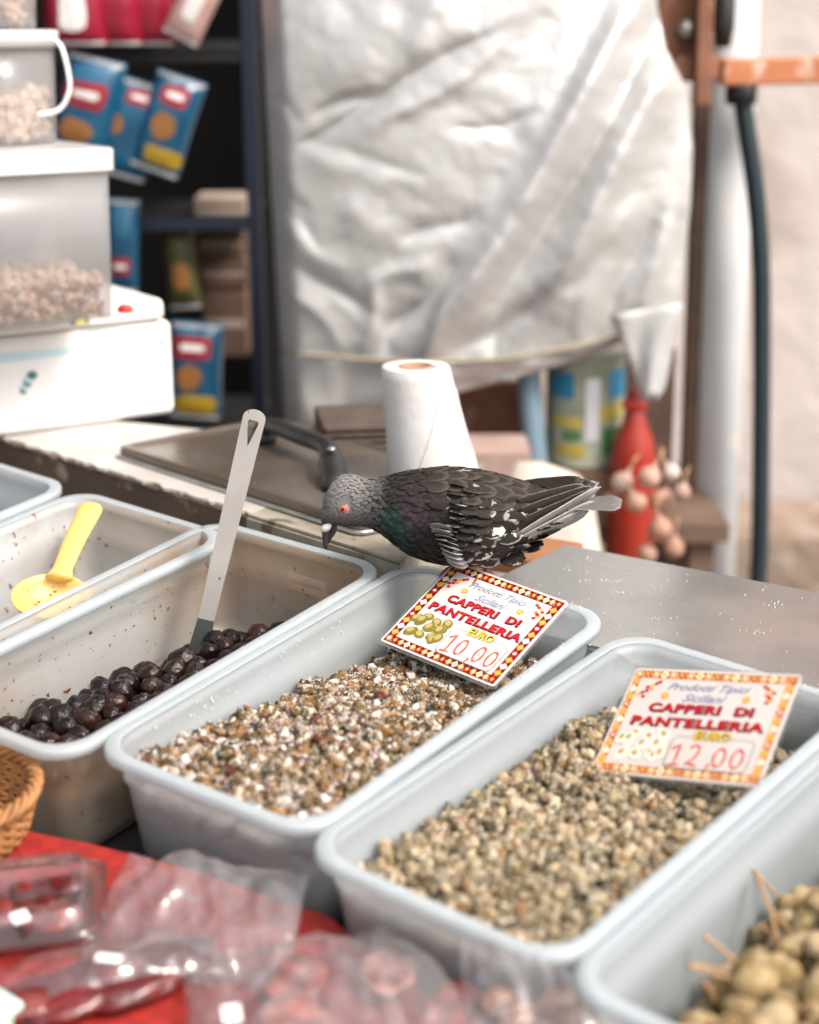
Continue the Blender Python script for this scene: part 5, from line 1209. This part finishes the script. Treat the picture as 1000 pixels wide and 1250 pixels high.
for i, g_ in enumerate(RG):
    for k_ in range(NS):
        ph = 360*k_/NS; nn = .6*noise.noise((g_[0]*.12, ph*.05, 2)); V.append(skin(g_[0], ph, nn)); Cc.append(bird_col(g_[0], ph if ph <= 180 else 360-ph, .25*noise.noise((g_[0]*.15, ph*.06, 0))))
for i in range(len(RG)-1):
    for k_ in range(NS): F.append([i*NS+k_, (i+1)*NS+k_, (i+1)*NS+(k_+1) % NS, i*NS+(k_+1) % NS])
F.append(list(range(NS))); F.append([(len(RG)-1)*NS+k_ for k_ in range(NS)][::-1])
pg = root('pigeon', Matrix.Translation(PO), 'dark checkered pigeon bending over the caper tubs from the rim', 'pigeon')
M_plum = mat('plumage', rough=.7, attr='tint', bump=.5, bscale=900, bdist=.0008, spec=.25)
body = put('body', mesh('body', V, F, M_plum, smooth=True, attrs={'tint': Cc}, recalc=True), pg)
# small contour feathers: overlapping rounded flakes that point tailwards
r2 = random.Random(12); FV, FF, FC = [], [], []
def flake(x, ph, ln, wd, lift, col):
    a = skin(x, ph, .4); b = skin(min(x+ln, 701), ph+r2.uniform(-4, 4), .5+lift); n_ = (skin(x, ph, 3)-skin(x, ph, 0)).normalized(); t_ = (b-a); s_ = t_.cross(n_).normalized()*wd*KP
    k0 = len(FV); m_ = a+t_*.55+n_*.0006; m2 = a+t_*.88+n_*.0003
    FV.extend([a-s_*.35, a+s_*.35, m_-s_, m_+s_, m2-s_*.72, m2+s_*.72, b]); FC.extend([col*.75]*2+[col]*2+[col*1.15]*2+[col*1.25]); FF.extend([[k0, k0+1, k0+3, k0+2], [k0+2, k0+3, k0+5, k0+4], [k0+4, k0+5, k0+6, k0+6]])
for x in np.arange(398, 690, 2.6):
    circ = 2*PI*(rg_at(x)[2]+rg_at(x)[3])/2; big = np.interp(x, [398, 440, 480, 560, 690], [3.2, 4.5, 7, 10, 10]); n_ = int(circ/(big*.8)/ (2.6 if x > 470 else 1.4))+4
    for q in range(n_):
        ph = 360*(q+r2.random())/n_
        if x < 432 and abs(math.hypot(x-422, (math.cos(R(ph)))*28)) < 9 and math.sin(R(ph)) > 0: continue
        phm = ph if ph <= 180 else 360-ph
        flake(x+r2.uniform(-1.3, 1.3), ph, big*1.5, big*.42, r2.uniform(.1, .7)*(1 if x > 455 else .3), bird_col(x, phm, r2.uniform(-.22, .22)*(1 if x > 455 else .45)))
FF = [[a for i_, a in enumerate(f) if i_ == 0 or a != f[i_-1]] for f in FF]
tag(put('contour_feathers', mesh('contour_feathers', FV, FF, M_plum, smooth=True, attrs={'tint': FC}), pg), kind='stuff')
# bill
def cone_path(nm, pts, rads, m_, par, flat=1.0, seg=14): return tube(nm, pts, [q*KP for q in rads], m_, par, seg=seg, flat=flat, up=(1, 0, 0))
M_bill = mat('dark bill', (.035, .033, .033), .35); M_cere = mat('white cere', (.70, .60, .56), .7, bump=.5, bscale=900)
cone_path('upper_bill', smooth_path([PX(401, 634), PX(401, 645), PX(399.5, 656), PX(399, 664), PX(400.5, 671)], 4), list(np.interp(np.linspace(0, 1, 17), [0, .4, .8, 1], [7.5, 5.0, 3.0, .5])), M_bill, pg)
cone_path('lower_bill', smooth_path([PX(410, 637), PX(409, 648), PX(405, 657), PX(402.5, 664)], 4), list(np.interp(np.linspace(0, 1, 13), [0, .5, 1], [5.0, 3.2, .6])), M_bill, pg)
for sy in (-1, 1):
    v = ICO2[0]*np.array([8.2, 4.6, 5.2])*KP; c_, s_ = math.cos(R(-38)), math.sin(R(-38)); v = v@np.array([[c_, 0, s_], [0, 1, 0], [-s_, 0, c_]]).T
    put('cere', fast_mesh('cere', v, ICO2[1], M_cere), pg, Matrix.Translation(PX(400.5, 643, 4.6*sy)))
# eyes
M_iris = mat('orange iris', (.75, .13, .02), .25, coat=1, vary=(.55, .07, .015), vscale=900); M_pup = mat('pupil', (.004, .004, .004), .08, coat=1); M_ring = mat('eye ring', (.30, .27, .25), .7)
for sy in (-1, 1):
    c = rg_at(422); z0 = math.cos(math.asin(min(1, (618-c[1]+0)/c[2]*-1))) ; yy = sy*(c[3]*.965+.1); ce = PX(422, 617.5, yy); n_ = Vector((-.30, sy*1.0, .05)).normalized()
    Q = Matrix.Translation(ce) @ n_.to_track_quat('Z', 'Y').to_matrix().to_4x4()
    def dome(nm, r_o, r_i, h_, m_, zoff):
        prof = [(r_i, zoff+h_*.2), (r_o*.9, zoff+h_*.25), (r_o, zoff)] if r_i > 0 else [(1e-6, zoff+h_), (r_o*.5, zoff+h_*.86), (r_o*.85, zoff+h_*.45), (r_o, zoff)]
        v, f = lathe_vf([(a_*KP, b_*KP) for a_, b_ in prof[::-1]], 20); return put(nm, mesh(nm, v, f, m_, smooth=True), pg, Q)
    dome('eye_ring', 7.4, 5.0, 1.6, M_ring, -.3); dome('iris', 5.3, 0, 2.4, M_iris, -.2); dome('pupil', 2.3, 0, .8, M_pup, 1.75)

# feathers of wing and tail
def feather_mat(name, base, edge, e0, e1, barb=1, blot=0):
    m = bpy.data.materials.new(name); m.use_nodes = True; t = m.node_tree; N = t.nodes; L = t.links; p = N['Principled BSDF']; p.inputs['Roughness'].default_value = .62; p.inputs['Specular IOR Level'].default_value = .25
    at = N.new('ShaderNodeAttribute'); at.attribute_name = 'tint'; sp_ = N.new('ShaderNodeSeparateColor'); L.new(at.outputs['Color'], sp_.inputs[0])
    tc = N.new('ShaderNodeTexCoord'); n = N.new('ShaderNodeTexNoise'); n.inputs['Scale'].default_value = 190; n.inputs['Detail'].default_value = 5; L.new(tc.outputs['Object'], n.inputs[0])
    a = N.new('ShaderNodeMath'); a.operation = 'MULTIPLY_ADD'; a.inputs[1].default_value = .42; L.new(n.outputs[0], a.inputs[0]); L.new(sp_.outputs[0], a.inputs[2])
    r = N.new('ShaderNodeMapRange'); r.inputs[1].default_value = e0+.21; r.inputs[2].default_value = e1+.21; L.new(a.outputs[0], r.inputs[0])
    x = N.new('ShaderNodeMix'); x.data_type = 'RGBA'; L.new(r.outputs[0], x.inputs[0]); x.inputs[6].default_value = (*base, 1); x.inputs[7].default_value = (*edge, 1)
    if blot:
        g_ = N.new('ShaderNodeNewGeometry'); n2 = N.new('ShaderNodeTexNoise'); n2.inputs['Scale'].default_value = 105; n2.inputs['Detail'].default_value = 3; L.new(g_.outputs['Position'], n2.inputs[0])
        r2_ = N.new('ShaderNodeMapRange'); r2_.inputs[1].default_value = .51; r2_.inputs[2].default_value = .58; r2_.inputs[4].default_value = blot; L.new(n2.outputs[0], r2_.inputs[0])
        ad = N.new('ShaderNodeMath'); ad.operation = 'MULTIPLY_ADD'; ad.inputs[1].default_value = .85; L.new(a.outputs[0], ad.inputs[0]); L.new(r2_.outputs[0], ad.inputs[2]); L.new(ad.outputs[0], r.inputs[0])
    # fine barbs run off the shaft
    w_ = N.new('ShaderNodeMath'); w_.operation = 'MULTIPLY'; w_.inputs[1].default_value = 230; L.new(sp_.outputs[1], w_.inputs[0]); s_ = N.new('ShaderNodeMath'); s_.operation = 'SINE'; L.new(w_.outputs[0], s_.inputs[0])
    b = N.new('ShaderNodeBump'); b.inputs['Strength'].default_value = .35*barb; b.inputs['Distance'].default_value = .0004; L.new(s_.outputs[0], b.inputs['Height']); L.new(b.outputs[0], p.inputs['Normal'])
    L.new(x.outputs[2], p.inputs['Base Color']); return m
MF_cov = feather_mat('covert', (.022, .017, .014), (.44, .40, .37), .86, 1.04, blot=.30)
MF_covb = feather_mat('covert broad edge', (.024, .019, .015), (.78, .75, .72), .62, .82, blot=.5)
MF_covd = feather_mat('dark covert', (.018, .013, .010), (.30, .27, .245), .80, .98, blot=.34)
MF_back = feather_mat('back feather', (.024, .018, .014), (.070, .056, .046), .6, .95)
MF_grey = feather_mat('grey feather', (.27, .255, .24), (.45, .43, .41), .7, .95)
MF_sh = feather_mat('shoulder', (.26, .25, .24), (.34, .33, .32), .6, .95)
MF_tail = feather_mat('tail feather', (.13, .12, .115), (.24, .23, .22), .85, 1.0)
MF_pri = feather_mat('primary', (.035, .028, .023), (.16, .145, .13), .85, 1.0)
def feather(name, base, tip, normal, width, m_, par, camber=.12, n=9, k_=5, curl=.05, tipr=.55):
    t_ = tip-base; ln = t_.length; t_.normalize(); normal = (normal-t_*normal.dot(t_)).normalized(); s_ = t_.cross(normal).normalized(); V, F, Cc = [], [], []
    for i in range(n+1):
        v = i/n; wv = width*(min(1, v/.35)**.6*.55+.45 if v < .35 else 1)
        if v > tipr: wv *= math.sqrt(max(0, 1-((v-tipr)/(1-tipr))**2))
        for j in range(-k_, k_+1):
            u = j/k_; sag = 1-(1-abs(u))*0
            p = base+t_*(ln*v)+s_*(wv*u)-normal*(camber*width*u*u)+normal*(curl*ln*math.sin(PI*v)*.5)
            V.append(p); ed = max(abs(u)**1.3 if v > .12 else 0, (v-.2)/.8 if v > tipr*.6 else 0, math.hypot(u, max(0, (v-tipr)/(1-tipr)))**1.0 if v > tipr else abs(u)); Cc.append((min(1, ed), v+abs(u)*.12, .5))
    c = 2*k_+1
    for i in range(n):
        for j in range(2*k_): q = i*c+j; F.append([q, q+1, q+c+1, q+c])
    V.append(base); o = put(name, mesh(name, V[:-1], F, m_, smooth=True, attrs={'tint': Cc}), par); md = o.modifiers.new('thick', 'SOLIDIFY'); md.thickness = .0002; return o
def side_pt(px, py, off, sgn):   # a point on (or off) the flank seen at this pixel
    c = rg_at(min(px, 690)); v = (py-c[1])/(c[2]+off*.5); v = max(-.985, min(.985, v)); y = (c[3]+off)*math.sqrt(1-v*v); 
    if px > 640: y = max(y, np.interp(px, [640, 730], [30, 10]))
    return PX(px, py, -sgn*y)
def side_n(px, py, sgn):
    c = rg_at(min(px, 650)); v = max(-.98, min(.98, (py-c[1])/c[2])); return Vector((0.12, -sgn*math.sqrt(1-v*v)/c[3], -v/c[2]*1.0)).normalized()
for sgn in (1, -1):
    wing = put('wing', mesh('wing', *(lambda: ([side_pt(*q, 1.5, sgn) for q in ((532, 600), (545, 645), (575, 672), (620, 668), (655, 640), (668, 612), (640, 596), (590, 584))], [list(range(8))]))(), MF_back), pg)
    # primaries, long, tip over the rump towards the tail
    prim = [((628, 655), (716, 624), 13, MF_grey), ((630, 652), (722, 612), 12, MF_grey), ((628, 645), (730, 596), 12, MF_grey), ((632, 628), (726, 598), 10, MF_pri), ((630, 616), (722, 596), 10, MF_pri), ((628, 606), (712, 594), 10, MF_pri)]
    for i, (b, tpx, wd, m_) in enumerate(prim):
        feather('flight_feather', side_pt(*b, 2.5+i*.5, sgn), side_pt(*tpx, 1+i*.4, sgn), side_n(640, 625, sgn), wd*KP*.75, m_, wing, .1, 14, 4, .02, .75)
    # secondary row, then covert rows from tail to shoulder so that the front rows lie on top
    rows = [ # (start px,py)->(end px,py), count, length vector, width, material picks, offset
      ((655, 652), (664, 617), 5, (26, -8), 11, (MF_cov, MF_covd), 4.0),
      ((636, 668), (650, 606), 7, (28, -9), 11, (MF_cov, MF_covd, MF_cov), 4.6),
      ((614, 678), (632, 597), 8, (27, -6), 10.5, (MF_cov, MF_covd), 5.2),
      ((592, 680), (616, 586), 9, (26, -2), 10, (MF_covb, MF_covd, MF_cov), 5.8),
      ((570, 676), (598, 583), 10, (25, 2), 9.5, (MF_cov, MF_covd, MF_covb), 6.4),
      ((555, 668), (580, 581), 10, (23, 4), 8.6, (MF_covd, MF_cov), 7.0),
      ((545, 654), (564, 582), 9, (21, 5), 8, (MF_covd, MF_covd, MF_cov), 7.5),
      ((538, 640), (549, 586), 8, (19, 6), 7.5, (MF_covd,), 8.0)]
    for ri, (a, b, n_, dv_, wd, ms, off) in enumerate(rows):
        for j in range(n_):
            t_ = j/(n_-1); x = a[0]+(b[0]-a[0])*t_+r2.uniform(-2, 2)+6*math.sin(PI*t_); y = a[1]+(b[1]-a[1])*t_+r2.uniform(-1.5, 1.5)
            m_ = ms[(j+ri) % len(ms)]
            if t_ > .72: m_ = MF_back if r2.random() < .7 else MF_covd
            up_ = 10*(t_-.5); e_x, e_y = x+dv_[0]*r2.uniform(.92, 1.1), y+dv_[1]*.6-up_*-.2+r2.uniform(-2, 2)
            cc_ = rg_at(min(e_x, 680))
            if e_y < cc_[1]-.86*cc_[2]: continue
            ba, ti = side_pt(x-3, y, off*.62-1.0, sgn), side_pt(e_x, e_y, off*.62+.1, sgn)
            feather('covert_feather', ba, ti, side_n(x+8, y, sgn), wd*KP*r2.uniform(.9, 1.1), m_, wing, .10, 8, 4, .035, .45)
    # pale shoulder patch and leading edge
    for j in range(9):
        t_ = j/8; x, y = 525+20*t_+r2.uniform(-1, 1), 628+42*t_; feather('shoulder_feather', side_pt(x, y, 3.5, sgn), side_pt(x+26, y+8*t_+3, 7.8, sgn), side_n(x+8, y, sgn), 8*KP, MF_sh, wing, .1, 7, 3, .03, .45)
# mantle feathers over the back
for ri in range(6):
    for j in range(7):
        x = 520+ri*19+r2.uniform(-3, 3); ph = -60+120*j/6+r2.uniform(-4, 4)
        feather('mantle_feather', skin(x, ph, 1.0), skin(min(x+30, 690), ph*1.02, 2.2+(6-ri)*.15), (skin(x, ph, 4)-skin(x, ph, 0)), 10*KP, MF_back if r2.random() < .8 else MF_covd, pg, .08, 7, 3, .015, .45)
# tail
tail = put('tail', mesh('tail', *box_vf(PX(668, 0).x, PX(700, 0).x, -8*KP, 8*KP, PX(0, 622).z, PX(0, 612).z, .002), M_plum, attrs={'tint': [(.09, .085, .08)]*len(box_vf(0, 1, 0, 1, 0, 1, .002)[0])}), pg)
for j in range(10):
    t_ = j/9-.5; feather('tail_feather', PX(664+abs(t_)*4, 618-.5*j % 2, t_*14), PX(757-abs(t_)*10, 613+abs(t_)*5, t_*52), Vector((0, t_*.25, 1)), 11*KP, MF_tail, tail, .1, 12, 4, .015, .85)
for j in range(9):
    t_ = j/8-.5; feather('tail_covert', PX(650, 632+abs(t_)*-4, t_*24), PX(700, 624, t_*30), Vector((0, t_*.5, -1)), 9*KP, MF_grey, tail, .1, 8, 4, .02, .6)
# legs and feet on the rim
M_leg = mat('pink scaly leg', (.36, .09, .08), .55, vary=(.25, .05, .05), vscale=300, bump=.5, bscale=900)
rimdir = ((DW@dz(700, 733, 0))-(DW@dz(536, 686, 0))).normalized(); acr = Vector((-rimdir.y, rimdir.x, 0)).normalized()
for sy in (-1, 1):
    an = rimdir*(.016*sy)+Vector((.004, 0, .0045)); lgt = tube('leg', smooth_path([PX(585, 672, -12*sy*-1), (PX(585, 680, 0)*.5+an*.5)+Vector((.004, 0, .004)), an], 5), [.006]*3+[.0034]*8, M_leg, pg, seg=10)
    for q, (da, ln) in enumerate(((-.55, .020), (0, .025), (.55, .020), (PI, .014))):
        c_, s_ = math.cos(da), math.sin(da); d_ = (acr*-c_ + rimdir*s_); tube('toe', smooth_path([an, an+d_*ln*.5+Vector((0, 0, -.001)), an+d_*ln*.9+Vector((0, 0, -.006)), an+d_*ln+Vector((0, 0, -.010))], 4), list(np.interp(np.linspace(0, 1, 13), [0, .8, 1], [.0026, .0019, .0007])), M_leg, lgt, seg=8)
